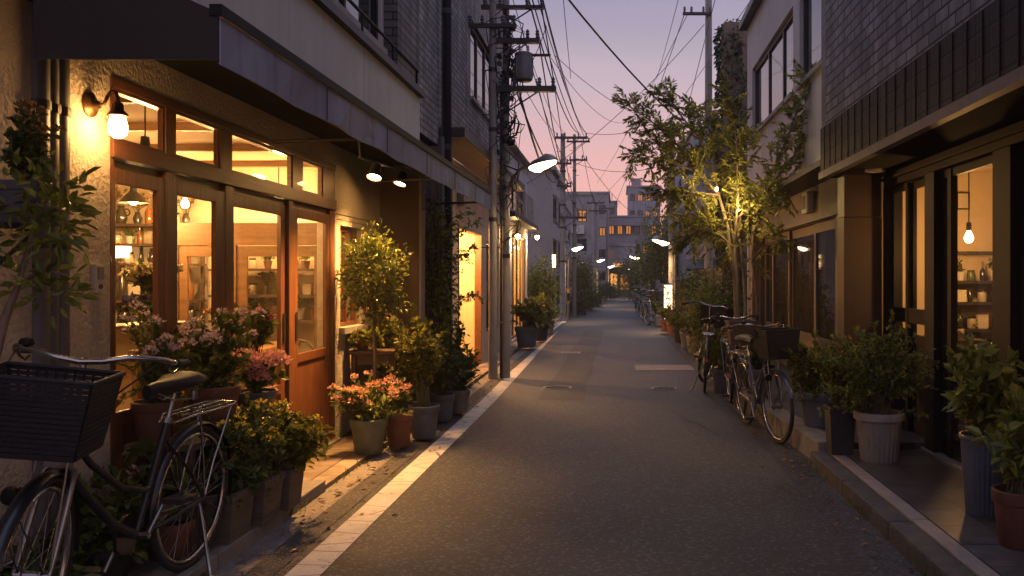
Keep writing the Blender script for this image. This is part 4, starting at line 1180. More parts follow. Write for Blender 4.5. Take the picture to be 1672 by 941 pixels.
# ================================================================ RIGHT: slate shop
RX = 2.4
PR = ('R', RX)
slate = thing('slate_shop', 'dark slate clad shop with black framed glass front and deep soffit', 'shop', (2.2, 5, 0))
ox = 1.88
w = MB(); w.pwall(('R', 1.925), 0.5, 7.96, 2.842, 8, [(6.9, 7.7, 4.35, 6.4)], .3); w.build('upper_wall', 'slate', slate)
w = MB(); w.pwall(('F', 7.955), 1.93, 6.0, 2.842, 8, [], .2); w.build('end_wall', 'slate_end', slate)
window(slate, ('R', 1.925), 6.9, 7.7, 4.35, 6.4, .05, .06, 'metal_grey', 'glass_dark', sill='concrete')
tb_ = MB(); tb_.box(ox, 2.5, 0.5, 7.985, 2.435, 2.84); tb_.build('tile_band', 'tile_black', slate)
rib = MB()
for k in range(37): rib.box(ox - .006, ox - .0005, .62 + k * .2, .632 + k * .2, 2.445, 2.835)
rib.build('tile_groove', 'metal_black', slate)
plain(slate, 'band_trim', 'trim_dark', (ox - .015, ox + .05, .5, 8.0, 2.37, 2.433))
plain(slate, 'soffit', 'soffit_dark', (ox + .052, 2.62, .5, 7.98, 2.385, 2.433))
plain(slate, 'pillar', 'pillar_brown', (2.03, 2.37, 7.72, 7.96, .12, 2.0), (2.033, 2.367, 7.723, 7.96, 2.006, 2.384))
plain(slate, 'return_wall', 'wall_brown', (2.38, 4.6, 7.97, 8.0, 0, 2.43))
hd = MB(); hd.pbox(PR, .5, 7.7, 2.262, 2.384, -.02, .14); hd.pbox(PR, .5, 7.7, 2.315, 2.345, -.045, -.021)
for a, b in ((7.6, 7.7), (6.46, 6.66), (5.2, 5.45), (3.9, 4.1)): hd.pbox(PR, a, b, .12, 2.26, -.025, .12)
hd.build('shopfront_frame', 'metal_black', slate, bevel=.004)
for i, (a, b, d) in enumerate(((7.18, 7.598, .02), (6.67, 7.22, .06), (5.46, 6.455, .03), (4.11, 5.19, .03), (2.9, 3.89, .03))):
    door(slate, PR, a, b, .14, 2.258, d, .055, .06, .14, (.98, .98, .32, .32, .32)[i], 'metal_black', 'glass', handle_u=(None, 6.74, None, None, None)[i], hz=1.2, name='door')
plain(slate, 'mullion', 'metal_black', (2.42, 2.47, 6.245, 6.31, .14, 2.255))
plain(slate, 'sill', 'metal_grey', (2.36, 2.55, 4.1, 7.6, .119, .138))
plain(slate, 'rail', 'metal_black', (2.425, 2.452, 6.68, 7.59, 1.08, 1.2))
plain(slate, 'room_floor', 'wood_floor', (2.56, 5.0, 2.5, 7.9, .06, .12))
plain(slate, 'room_ceiling', 'inner_ceiling', (2.56, 5.0, 2.5, 7.9, 2.43, 2.47))
plain(slate, 'room_wall', 'inner_wall', (2.56, 5.0, 7.9, 7.965, .06, 2.47), (5.0, 5.05, 2.5, 7.96, .06, 2.47), (2.56, 5.0, 2.45, 2.5, .06, 2.47))
pendant('bare bulb pendant glowing inside the slate shop window', wx(1582, 7.0), 7.0, wz(385, 7.0), 2.43, 30, 'bare', (1, .5, .16))
pendant('bare bulb pendant deeper inside the slate shop', 4.3, 5.2, 1.9, 2.43, 16, 'bare', (1, .5, .16))
t = thing('picture', 'small framed picture on the wall of the slate shop by the bulb', 'picture', (wx(1573, 7.88), 7.89, wz(325, 7.88)))
cx_, cz_ = wx(1573, 7.88), wz(328, 7.88)
m = MB(); m.pframe(('F', 7.88), cx_ - .06, cx_ + .06, cz_ - .08, cz_ + .08, .012, 0, .018); m.build('frame', 'wood_dark', t)
m = MB(); m.pbox(('F', 7.888), cx_ - .047, cx_ + .047, cz_ - .067, cz_ + .067, 0, .008); m.build('print', 'card', t)
rk = [1.0, 1.24, 1.43, 1.69]
shelf_unit('open metal rack of small goods against the back wall of the slate shop', 3.0, 3.55, 7.6, 7.84, [.5, .78] + rk, 'metal_dark', name='shelf_rack', uprights=2)
fill('slate shop rack', 3.02, 3.53, 7.7, [
    (1.43, 'second board', [K(.8), JG(.8), BD(.7), K(.9), JG(.7)]),
    (1.24, 'third board', [CB(.7), BD(.6), J(.9), GD(.7), K(.7)]),
    (1.0, 'fourth board', [BD(.8), J(.9), CB(.8), BD(.8), J(.9)]),
    (.78, 'fifth board', [GD(.9), K(1.0), JG(1.0), BD(.8)])])
table('low dark display table inside the slate shop window', 2.62, 3.4, 5.75, 6.7, .72, .12, 'wood_dark', apron=False)
for i in range(7): goods(('crock', 'jar', 'jug', 'crock', 'bottle', 'crock', 'jar')[i], ('ceramic', 'jar_green', 'ceramic', 'terracotta', 'bottle_dark', 'ceramic', 'jar_clear')[i], 2.75 + (i % 3) * .2, 5.9 + i * .11, .72, 1.1,
    '%s, %s from the street end of the slate shop display table' % (('pale potted plant', 'green jar', 'pale jug', 'clay potted plant', 'dark bottle', 'pale potted plant', 'clear jar')[i], ORD[i]), 'goods on the display table')
table('dark console table behind the black sliding doors of the slate shop', 2.7, 3.0, 6.95, 7.6, .95, .12, 'wood_dark', apron=False)
for i in range(4): goods(('jar', 'crock', 'bottle', 'jar')[i], ('jar_clear', 'ceramic', 'amber', 'jar_green')[i], 2.8, 7.05 + i * .14, .95, .9, '%s, %s along the console table in the slate shop' % (('clear jar', 'pale potted plant', 'amber bottle', 'green jar')[i], ORD[i]), 'goods on the console table')
t = thing('ceiling_light', 'flat round downlight glowing under the slate shop soffit', 'ceiling light', (2.2, 7.35, 2.384))
m = MB(); m.lathe([(.085, 0), (.085, -.018), (.07, -.022), (.068, -.014)], (2.2, 7.35, 2.3845), 24); m.build('rim', 'plaster_box', t, smooth=30)
m = MB(); m.lathe([(.067, -.012), (.0001, -.0125)], (2.2, 7.35, 2.384), 24); m.build('lamp_glass', 'lamp_glass_soft', t)
light('SPOT', (2.2, 7.35, 2.355), 3.5, WARM, .05, t, (0, 0, -1), 150, .8)

# ---------------------------------------------------------------- middle house on the right
mh = thing('white_house', 'pale rendered house with big upper windows over brown sliding doors', 'house', (2.35, 11.5, 0))
PU = ('R', 2.3)
w = MB(); w.pwall(PU, 8.0, 15.25, 2.72, 5.9, [(8.35, 10.9, 3.9, 5.05), (11.3, 14.75, 3.9, 5.05)], .2); w.build('upper_wall', 'wall_pale', mh)
w = MB(); w.pwall(('F', 15.25), 2.305, 7, 0, 5.9, [], .1); w.build('end_wall', 'wall_pale', mh)
plain(mh, 'roof', 'metal_dark', (2.16, 7, 7.99, 15.4, 5.9, 6.02))
for a, b in ((8.35, 10.9), (11.3, 14.75)): window(mh, PU, a, b, 3.9, 5.05, .05, .06, 'metal_dark', 'glass_sky', mull=(.28, .62), sill='concrete')
m = MB(); m.hexa([(1.98, 8.02, 2.56), (2.62, 8.02, 2.56), (2.62, 15.2, 2.56), (1.98, 15.2, 2.56), (1.98, 8.02, 2.62), (2.62, 8.02, 2.715), (2.62, 15.2, 2.715), (1.98, 15.2, 2.62)]); m.build('canopy', 'metal_brown', mh)
PM = ('R', 2.35)
w = MB(); w.pwall(PM, 8.02, 15.2, 0, 2.558, [(9.3, 14.2, .17, 2.12)], .14); w.build('wall', 'metal_brown', mh)
m = MB(); m.pbox(PM, 8.1, 14.7, 2.125, 2.19, -.06, -.002); m.build('lintel', 'metal_brown', mh)
m = MB(); m.pbox(PM, 14.3, 14.6, .17, 2.55, -.12, -.003); m.build('corner_post', 'wall_brown', mh)
for i, (a, b, d) in enumerate(((9.3, 10.45, .03), (10.4, 12.0, .07), (11.95, 13.3, .03), (13.25, 14.2, .07))):
    door(mh, PM, a, b, .18, 2.115, d, .10, .12, .12, .75, 'wall_brown', 'glass_tint', handle_u=a + .05 if i else None, hz=1.1)
mb = MB(); vs, fs = [], []
nn = 180
for i in range(nn + 1):
    y = 9.28 + 4.95 * i / nn; dx = .03 * math.sin(i * .9) + .012 * math.sin(i * 2.3)
    vs += [(2.56 + dx, y, .2), (2.56 + dx * .8, y, 2.15)]
for i in range(nn): fs.append((2 * i, 2 * i + 2, 2 * i + 3, 2 * i + 1))
mb.add(vs, fs); mb.build('curtain', 'curtain', mh, smooth=60, recalc=False)
plain(mh, 'room_wall', 'wall_dim', (2.8, 2.85, 8.1, 15.1, 0, 2.55))
t = thing('vent_box', 'square grey vent box on the brown wall above the sliding doors', 'vent box', (2.35, 10.4, 2.36))
m = MB(); m.box(2.25, 2.348, 10.28, 10.56, 2.24, 2.5); m.build('casing', 'plaster_box', t, bevel=.02)
m = MB(); m.box(2.245, 2.2495, 10.33, 10.51, 2.29, 2.45); m.build('grille', 'metal_dark', t)

# ---------------------------------------------------------------- farther right
iv = thing('ivy_tower', 'tall slender tower wholly covered in dark ivy behind the white house', 'ivy', (2.42, 18, 0))
plain(iv, 'core', 'bark', (2.18, 2.66, 17.7, 18.3, 0, 6.75))
rng = np.random.default_rng(77); n = 5200
a = rng.uniform(0, 2 * PI, n); zz = rng.uniform(.3, 6.85, n)
rad = .33 * np.where(zz > 6.3, np.sqrt(np.clip(1 - ((zz - 6.3) / .62) ** 2, 0.03, 1)), 1) * rng.uniform(.86, 1.14, n) * (1 + .12 * np.sin(zz * 3.1 + a * 2))
Pp = np.stack([2.42 + rad * np.cos(a), 18 + rad * np.sin(a), zz], 1); Dd = np.stack([np.cos(a) * .6, np.sin(a) * .6, -np.ones(n) * .6], 1) + rng.normal(size=(n, 3)) * .35
MB().leaves(leaf_arr(Pp, Dd, .09 * rng.uniform(.6, 1.3, n), .75, rng)).build('foliage', 'leaf_ivy', iv, recalc=False)

sh = thing('sided_house', 'bluish clapboard house with lean-to roof behind the street tree', 'house', (4, 21.5, 0))
w = MB(); w.pwall(('F', 21.5), 1.95, 8, 0, 4.6, [(2.2, 2.9, 2.2, 3.1)], .2); w.build('wall', 'siding', sh)
window(sh, ('F', 21.5), 2.2, 2.9, 2.2, 3.1, .05, .05, 'metal_dark', 'glass_dark', mull=(.5,))
m = MB(); m.hexa([(1.6, 20.3, 1.62), (4.5, 20.3, 1.72), (4.5, 21.45, 1.95), (1.6, 21.45, 1.85), (1.6, 20.3, 1.68), (4.5, 20.3, 1.78), (4.5, 21.45, 2.02), (1.6, 21.45, 1.92)]); m.build('lean_to_roof', 'metal_dark', sh)
m = MB(); m.box(1.9, 8.2, 21.2, 26, 4.6, 4.75); m.build('roof', 'metal_dark', sh)
block('grey_house', 'plain grey house behind the lamp pole and the bushy tree', 'house', 2.35, 8.0, 27, 42, 6.1, 'wall_blue', (3, 2, 2.6, 7.6, 2.2, 5.6), ('R', 4, 2, 28, 41, 2.4, 5.6), seed=8)
block('dim_house', 'dim flat house on the outer side of the bend', 'house', 3.1, 9.0, 46, 60, 5.2, 'wall_dim', (3, 2, 3.3, 8, 1.2, 4.8), ('R', 4, 2, 47, 59, 1.2, 4.8), lit=(100,), seed=9)


def fence(name, label, x0, y0, x1, y1, z, h, m, posts, cap='concrete', cat='wall'):
    t = thing(name, label, cat, ((x0 + x1) / 2, (y0 + y1) / 2, z))
    v = Vector((x1 - x0, y1 - y0, 0)); L_ = v.length; v.normalize(); nn = Vector((-v.y, v.x, 0)) * .06
    def slab(a, b, w, z0, z1):
        p, q = Vector((x0, y0, 0)) + v * a, Vector((x0, y0, 0)) + v * b; o = nn.normalized() * w
        c = [p - o, q - o, q + o, p + o]
        return [(k.x, k.y, z0) for k in c] + [(k.x, k.y, z1) for k in c]
    mb = MB(); mb.hexa(slab(0, L_, .05, z, z + h)); mb.build('panel', m, t)
    mb = MB(); mb.hexa(slab(-.02, L_ + .02, .08, z + h + .0005, z + h + .05)); mb.build('coping', cap, t)
    for k in range(posts):
        a = L_ * k / max(1, posts - 1); mb = MB(); mb.hexa(slab(a - .06, a + .06, .075, z, z + h - .002)); mb.build('post', cap, t)
    return t


fence('garden_wall', 'brown rendered garden wall facing the street beside the lit sign', 1.72, 24.2, 3.2, 24.2, .05, 1.25, 'wall_brown', 2, 'wood_dark')
fence('garden_wall', 'low grey garden wall along the pavement beyond the lit sign', 1.62, 26.0, 1.52, 31.5, .05, 1.15, 'concrete', 4)
fence('garden_wall', 'far pale garden wall along the street under the bushy tree', 1.5, 32.5, 1.5, 41, .05, 1.3, 'wall_pale', 5)
fence('wooden_fence', 'dark wooden fence behind the ivy bush and the lone bicycle', 1.95, 15.6, 1.95, 20.1, .05, 1.55, 'wood_dark', 4, 'wood_dark', 'fence')

# outdoor units and downpipes on the far fronts
def ac_unit(label, pl, u, v, s=1.0):
    c = Vector(pt(pl, u, v, -.16 * s)); t = thing('air_conditioner', label, 'air conditioner', c, 'outdoor units on house fronts')
    mb = MB(); mb.pbox(pl, u - .4 * s, u + .4 * s, v, v + .55 * s, -.30 * s, -.02); mb.build('casing', 'plaster_box', t, bevel=.02)
    mb = MB(); mb.torus(pt(pl, u - .1 * s, v + .27 * s, -.31 * s), .19 * s, .012, (pt(pl, 0, 0, 1)[0] - pt(pl, 0, 0, 0)[0], pt(pl, 0, 0, 1)[1] - pt(pl, 0, 0, 0)[1], 0), 20, 6); mb.build('fan_guard', 'metal_dark', t)
    mb = MB(); mb.pbox(pl, u - .38 * s, u + .38 * s, v - .05, v - .005, -.3 * s, 0); mb.build('bracket', 'metal_dark', t)


ac_unit('outdoor unit on the apartment block front between its storeys', PS, 35.9, 3.0, .8)
ac_unit('outdoor unit under the lit window of the pale building', ('F', 55), -2.6, 4.3, 1.0)
ac_unit('outdoor unit low on the front of the dark narrow house', ('L', -2.6), 41.0, 2.3, 1.0)
ac_unit('outdoor unit on the left of the terrace block middle balcony', ('F', 76), -1.6, 4.62, 1.0)
ac_unit('outdoor unit on the right of the terrace block middle balcony', ('F', 76), 1.1, 4.62, 1.0)
ac_unit('outdoor unit on the terrace block upper balcony', ('F', 76), -.2, 6.22, .9)

# ================================================================ utility poles, street lamps, cables
def Pw(px, py, Y): return Vector((wx(px, Y), Y, wz(py, Y)))


def insul(mb, x, y, z, s=1.0):
    mb.lathe([(.012 * s, 0), (.03 * s, .02 * s), (.018 * s, .04 * s), (.034 * s, .06 * s), (.02 * s, .085 * s), (.03 * s, .1 * s), (.012 * s, .13 * s)], (x, y, z), 8)


def pole(label, x, y, h, r, arms, m='concrete_pole', bolts=True, cat='utility pole'):
    t = thing('utility_pole', label, cat, (x, y, 0), 'utility poles along the street')
    mb = MB(); mb.tube([(x, y, -.02), (x, y, h * .5), (x, y, h)], [r, r * .86, r * .7], 16); mb.build('shaft', m, t, smooth=60)
    if bolts:
        mb = MB(); z = 1.9; k = 0
        while z < h - .3:
            s = 1 if k % 2 else -1; mb.tube([(x + s * r * .5, y, z), (x + s * (r + .1), y, z)], .009, 5); z += .32; k += 1
        mb.build('step_bolt', 'metal_dark', t)
        for z in (h * .32, h * .5, h * .62, h * .8): mb = MB(); mb.lathe([(r * .97, -.03), (r * .97, .03)], (x, y, z), 16, close=True); mb.build('band', 'metal_dark', t)
    for (z, xa, xb, th) in arms:
        mb = MB(); mb.box(x + xa, x + xb, y - r - th, y - r * .6, z - th * .5, z + th * .5)
        mb.tube([(x + xb * .7, y - r * .8, z), (x, y - r * .8, z - abs(xb) * .45)], .012, 5)
        a = mb.build('crossarm', 'metal_dark', t)
        for f in (.06, .3, .72, .95): mb = MB(); insul(mb, x + xa + (xb - xa) * f, y - r - th * .5, z + th * .5); mb.build('insulator', 'pot_slate', a, smooth=50)
    return t


xa_, ya_ = wx(805, 12.4), 12.4
xb_, yb_ = wx(826, 12.5), 12.5
pole('front concrete utility pole without transformer, standing by the white line', xa_, ya_, 7.2, .066, [(wz(45, 12.4), -.35, .35, .05)])
zB = [wz(15, 12.5), wz(70, 12.5), wz(95, 12.5), wz(148, 12.5)]
pole('concrete utility pole with crossarms and grey transformer beside the front pole', xb_, yb_, 5.55, .064,
     [(zB[0], -.35, .58, .05), (zB[1], -.12, .5, .07), (zB[3], -.12, .74, .08)])
t = thing('transformer', 'grey drum transformer hung on the utility pole', 'transformer', (xb_ + .27, 12.42, wz(112, 12.5)))
tz = wz(135, 12.5)
m = MB(); m.lathe([(.10, 0), (.125, .02), (.13, .05), (.13, .36), (.135, .365), (.135, .395), (.10, .415), (.0001, .425)], (xb_ + .27, 12.42, tz), 24); m.build('tank', 'transformer_grey', t, smooth=40)
m = MB()
for k in range(8): a = k * PI / 4; m.box(xb_ + .27 + .13 * math.cos(a) - .008, xb_ + .27 + .13 * math.cos(a) + .008, 12.42 + .13 * math.sin(a) - .008, 12.42 + .13 * math.sin(a) + .008, tz + .06, tz + .34)
m.build('cooling_rib', 'transformer_grey', t)
m = MB(); m.box(xb_ + .03, xb_ + .16, 12.39, 12.45, tz + .08, tz + .12); m.box(xb_ + .03, xb_ + .16, 12.39, 12.45, tz + .28, tz + .32); m.box(xb_ + .39, xb_ + .66, 12.40, 12.44, tz + .36, tz + .395); m.build('bracket', 'metal_dark', t)
for dx in (-.06, .06): m = MB(); insul(m, xb_ + .27 + dx, 12.42, tz + .415, .8); m.build('bushing', 'ceramic', t, smooth=50)
# loose black tails of wiring round the pole
rw = random.Random(9)
t = thing('cable_bundle', 'tangle of black drop wires and clamps clinging to the transformer pole', 'cables', (xb_, 12.4, 4))
for k in range(52):
    z0 = rw.uniform(2.6, 5.4); dz = rw.uniform(.2, .9); ox_ = rw.choice((-1, 1, 1, 1)) * rw.uniform(.06, .3)
    m = MB(); m.tube([(xb_ + rw.uniform(-.03, .05), 12.43, z0), (xb_ + ox_, 12.40 - rw.uniform(0, .1), z0 - dz * .3), (xb_ + ox_ * .8, 12.38, z0 - dz * .8), (xb_ + rw.uniform(-.04, .08), 12.43, z0 - dz)], rw.uniform(.005, .011), 5)
    m.build('drop_wire', 'cable', t, smooth=60)
for k in range(16):
    z0 = rw.uniform(2.7, 5.3); s = rw.choice((-1, 1))
    m = MB(); m.box(xb_ + s * .05, xb_ + s * rw.uniform(.1, .17), 12.38, 12.44, z0, z0 + rw.uniform(.03, .09)); m.build('clamp', 'metal_dark', t)
m = MB(); m.tube([(xb_ + .05, 12.42, wz(215, 12.5)), (xb_ + .17, 12.42, wz(190, 12.5)), (xb_ + .2, 12.42, wz(205, 12.5)), (xb_ + .16, 12.42, wz(222, 12.5)), (xb_ + .05, 12.42, wz(228, 12.5))], .016, 8); m.build('drop_wire', 'cable', t, smooth=60)
for x, zz, nm in ((xb_ - .062, 3.0, 'long dark conduit strapped up the transformer pole'),):
    t = thing('conduit', nm, 'conduit', (x, 12.46, 0)); m = MB(); m.tube([(x, 12.44, 0), (x, 12.44, 4.4)], .02, 8); m.build('tube', 'metal_dark', t, smooth=60)
    m = MB(); [m.box(x - .025, x + .03, 12.42, 12.46, z, z + .03) for z in (.8, 1.9, 2.9, 3.9)]; m.build('clip', 'steel', t)


def street_lamp(label, base, headpos, z, own_pole, s=1.0, power=40, lens='street_lens', reach=.0, far=False):
    """Arm lamp: optional pole, curved arm, almond shaped head with a glowing lens underneath."""
    (x, y), (hx, hy) = base, headpos
    t = thing('street_lamp', label, 'street lamp', (x, y, 0), 'street lamps')
    if own_pole:
        m = MB(); m.tube([(x, y, 0), (x, y, z - .25)], [.05, .04], 10); m.build('post', 'steel', t, smooth=60)
    d = Vector((hx - x, hy - y, 0)); L_ = d.length; d.normalize()
    B0 = Vector((x, y, z - .28))
    m = MB(); m.tube([B0, B0 + d * L_ * .08 + Vector((0, 0, .12)), B0 + d * L_ * .35 + Vector((0, 0, .24)), B0 + d * (L_ - .17 * s) + Vector((0, 0, .27))], .022 * s, 8); m.build('arm', 'steel', t, smooth=60)
    c = Vector((hx, hy, z)); n = Vector((-d.y, d.x, 0))
    up, dn, k = MB(), MB(), 18
    def ell(a, f, h): return c + d * (.24 * s * f * math.cos(a)) + n * (.12 * s * f * math.sin(a)) + Vector((0, 0, h * s + .04 * s * math.cos(a) * 1.0))
    vs, fs = [], []
    rings = [(1.0, .0), (.96, .035), (.8, .07), (.5, .095), (.2, .105)]
    for f, h in rings: vs += [ell(2 * PI * q / k, f, h) for q in range(k)]
    for i in range(len(rings) - 1):
        for q in range(k): fs.append((i * k + q, i * k + (q + 1) % k, (i + 1) * k + (q + 1) % k, (i + 1) * k + q))
    fs.append(tuple(range((len(rings) - 1) * k, len(rings) * k)))
    up.add(vs, fs); up.build('head', 'metal_grey', t, smooth=60)
    vs, fs = [], []
    rings = [(.97, -.004), (.9, -.035), (.6, -.065), (.2, -.075)]
    for f, h in rings: vs += [ell(2 * PI * q / k, f, h) for q in range(k)]
    for i in range(len(rings) - 1):
        for q in range(k): fs.append((i * k + q, i * k + (q + 1) % k, (i + 1) * k + (q + 1) % k, (i + 1) * k + q))
    fs.append(tuple(range((len(rings) - 1) * k, len(rings) * k)))
    dn.add(vs, fs); dn.build('lens', lens, t, smooth=60)
    light('SPOT', c + Vector((0, 0, -.12 * s)), power, WARM2, .08, t, (0, 0, -1), 125, .9)
    return t


street_lamp('nearest street lamp with big almond head reaching from the transformer pole', (xb_ + .06, 12.5), (wx(886, 12.2), 12.2), wz(268, 12.2), False, 1.0, 150)
street_lamp('street lamp on a yellow banded post beside the second pair of left poles', (wx(928, 29.6), 29.6), (wx(943, 29.3), 29.3), wz(405, 29.3), True, 1.05, 260)
street_lamp('third street lamp on the left, before the tree past the apartment block', (wx(973, 47.5), 47.5), (wx(981, 47.3), 47.3), wz(425, 47.3), True, 1.1, 260, 'street_lens_far')
street_lamp('farthest street lamp on the left near the bend', (wx(992, 60), 60), (wx(998, 59.8), 59.8), wz(435, 59.8), True, 1.2, 110, 'street_lens_far')
street_lamp('street lamp on the pole beside the lit sign', (wx(1102, 24.6), 24.6), (wx(1079, 24.4), 24.4), wz(394, 24.4), True, 1.15, 260)
street_lamp('street lamp half hidden by the bushy tree beyond the lit sign', (wx(1046, 42), 42), (wx(1036, 41.8), 41.8), wz(420, 41.8), True, 1.2, 260, 'street_lens_far')
street_lamp('farthest street lamp on the outer side of the bend', (wx(1033, 60), 60), (wx(1026, 59.8), 59.8), wz(438, 59.8), True, 1.2, 110, 'street_lens_far')

x3, x4 = wx(919, 29), wx(938, 33)
pole('tall pole beyond the glass shop with three crossarms, nearer of the far pair', x3, 29, 6.35, .11, [(wz(226, 29), -.25, .85, .07), (wz(268, 29), -.2, .3, .06), (wz(305, 29), -.2, .3, .06), (wz(356, 29), -.1, .8, .07)])
pole('slender tall pole behind the nearer far pole', x4, 33, 7.0, .08, [(wz(232, 33), -.3, .6, .06), (wz(262, 33), -.2, .5, .06)])
pole('distant pole near the pale house with two crossarms', wx(973, 48), 48, 6.2, .12, [(wz(332, 48), -.5, .5, .07), (wz(345, 48), -.4, .6, .07)], bolts=False)
pole('farthest pole at the bend', wx(992, 60), 60.3, 6.2, .12, [(wz(340, 60), -.6, .4, .07)], bolts=False)
pole('tall concrete pole standing behind the street tree', wx(1157, 19), 19, 8.6, .10, [(wz(25, 19), -.58, .05, .05)], bolts=False)
pole('concrete pole behind the lit sign and its street lamp', wx(1097, 24.8), 24.8, 6.0, .11, [], bolts=False)
t = thing('pole_sign', 'small yellow band sign on the lamp post by the second pair of poles', 'sign', (wx(928, 29.5), 29.5, .8))
m = MB(); m.box(wx(925, 29.4), wx(930, 29.4), 29.48, 29.52, .6, 1.1); m.build('plate', 'sign_yellow', t)
m = MB(); m.box(wx(926, 29.4), wx(930, 29.4), 29.47, 29.479, .7, .95); m.build('black_band', 'metal_black', t)


def cable(p, q, sag, r, label, n=14, group='overhead cables'):
    p, q = Vector(p), Vector(q)
    pts = [p.lerp(q, i / n) - Vector((0, 0, sag * 4 * (i / n) * (1 - i / n))) for i in range(n + 1)]
    m = MB(); m.tube(pts, r * .8, 5)
    o = m.build('overhead_cable', 'cable', None, smooth=60, loc=tuple(p)); tag(o, label, 'cable', group)
    return o


arm1 = [(xb_ + dx, 12.42, zB[0] + .15) for dx in (-.3, .1, .33, .53)]
arm2 = [(xb_ + dx, 12.42, zB[1] + .15) for dx in (.25, .47)]
arm3 = [(xb_ + dx, 12.42, zB[3] + .15) for dx in (.1, .45, .7)]
far1 = [(x3 + dx, 28.85, wz(226, 29) + .15) for dx in (-.2, .1, .55, .8)]
far2 = [(x3 + dx, 28.85, wz(z, 29) + .1) for dx, z in ((.25, 268), (.25, 305), (.7, 356))]
cnt = 0
for a, b, s, r in ((arm1[0], far1[0], .35, .010), (arm1[1], far1[1], .4, .008), (arm1[2], far1[2], .45, .016), (arm1[3], far1[3], .4, .010)):
    cable(a, b, s, r, 'black cable from top crossarm of transformer pole to far pole, %s from the kerb' % ORD[3 - cnt]); cnt += 1
for i, (a, b, s, r) in enumerate(((arm2[0], far2[0], .5, .010), (arm2[1], far2[1], .6, .014), (arm3[0], far2[1], .5, .018), (arm3[1], far2[2], .5, .010), (arm3[2], far2[2], .7, .009))):
    cable(a, b, s, r, ('thin black cable from the middle crossarm to the far pole', 'thicker cable from the tip of the middle crossarm to the far pole', 'thickest wrapped cable from the root of the lowest crossarm to the far pole', 'cable from the middle of the lowest crossarm to the far pole', 'slack cable from the tip of the lowest crossarm to the far pole')[i])
near = [Vector((-2.0, -3, 8.6)), Vector((-1.35, -3, 8.7)), Vector((-.95, -3, 8.8)), Vector((-.75, -3, 7.9))]
for i, (a, b) in enumerate(zip([arm1[0], arm1[2], arm1[3], arm3[2]], near)):
    cable(a, b, .35, .011, ('cable running overhead from the back of the top crossarm towards us', 'cable running overhead from the middle of the top crossarm towards us', 'cable running overhead from the tip of the top crossarm towards us', 'low cable running overhead from the lowest crossarm towards us')[i])
for i, (a, b, s, r) in enumerate(((Pw(862, -25, 11.5), far1[2], .25, .013), (Pw(871, -25, 11.5), far1[3], .3, .010), (Pw(880, -25, 11.3), (x4 + .5, 32.9, wz(232, 33)), .3, .012))):
    cable(a, b, s, r, ('innermost overhead cable passing the transformer to the far pole', 'middle overhead cable passing the transformer to the far pole', 'outermost overhead cable passing the transformer to the slender pole')[i])
for i, (a, b, s, r) in enumerate((
        ((xb_ + .1, 12.4, 4.6), (x3, 28.8, 5.0), .9, .020), ((xb_ + .2, 12.4, 4.2), (x3 + .3, 28.8, 4.3), .8, .009), ((xb_, 12.4, 3.9), (-2.1, 20, 3.9), .3, .007),
        ((xb_ + .1, 12.4, 3.6), (-2.0, 24, 4.0), .4, .006), ((xa_, 12.3, 4.3), (xb_ + .6, 12.4, 5.1), .4, .007), ((xa_ + .05, 12.3, 5.4), (-2.15, 10.1, 5.6), .1, .008))):
    cable(a, b, s, r, ('heavy twisted cable between transformer pole and far pole below the crossarms', 'lighter cable just below the heavy twisted one', 'drop wire from the transformer pole to the small shop roof', 'lower drop wire from the transformer pole to the end of the small shop', 'short looped wire between the front pole and the transformer pole arm', 'short service wire from the front pole to the brick house')[i])
for i, (a, b, s, r) in enumerate((
        (Pw(905, -30, 8), Pw(1215, 255, 18), .35, .014), (Pw(1117, 25, 19), Pw(1000, 345, 47), .2, .011), (Pw(1122, 25, 19), Pw(975, 300, 48), .2, .009), (Pw(1150, 40, 19), Pw(860, 300, 21), .3, .009),
        (Pw(1240, -20, 17), Pw(960, 345, 47), .4, .009), (Pw(1175, -30, 17), Pw(1050, 420, 42), .4, .010), (far1[3], Pw(1240, 125, 16), .4, .010), (far2[0], Pw(1090, 268, 24.8), .3, .010),
        (Pw(905, 90, 12.4), Pw(1130, 200, 19), .35, .006), (Pw(900, 95, 12.4), Pw(1020, 200, 24), .3, .006), (Pw(918, -20, 10), Pw(932, 128, 14), .02, .006),
        ((x3 + .6, 28.9, 6.3), (wx(973, 48), 47.8, 5.7), .5, .012), ((x3 + .2, 28.9, 5.0), (wx(973, 48), 47.8, 5.2), .6, .012), ((x4 + .3, 32.9, 6.2), (wx(1075, 80), 80, 7.5), 1.2, .015), ((wx(973, 48), 47.8, 5.6), (wx(992, 60), 60, 5.6), .3, .012),
        ((wx(973, 48), 47.8, 5.3), (wx(1060, 60), 60, 6.0), .4, .012), (Pw(1110, -10, 12), Pw(1072, 130, 22), .03, .006))):
    cable(a, b, s, r, ('thick black cable crossing the sky from above the road into the tree', 'thin wire from the bracket of the pole behind the tree to the distant pole', 'second wire from the bracket of the pole behind the tree', 'wire crossing from the pole behind the tree to the small shop', 'faint wire over the white house roof towards the far poles',
        'wire dropping steeply from over the white house to the bushy tree', 'wire from the far pole crossarm across the street into the street tree', 'wire from the far pole to the pole behind the lit sign', 'thin wire from the transformer bracket across to the pole behind the tree', 'thin wire from the transformer bracket ending above the street',
        'nearly vertical thin stay wire hanging over the road', 'wire between the far pole pair and the distant pole, upper', 'wire between the far pole pair and the distant pole, lower', 'long wire from the slender pole to the grey tower', 'short wire between the two most distant poles', 'wire from the distant pole to the house on the bend', 'faint thin wire high above the road by the tree')[i])

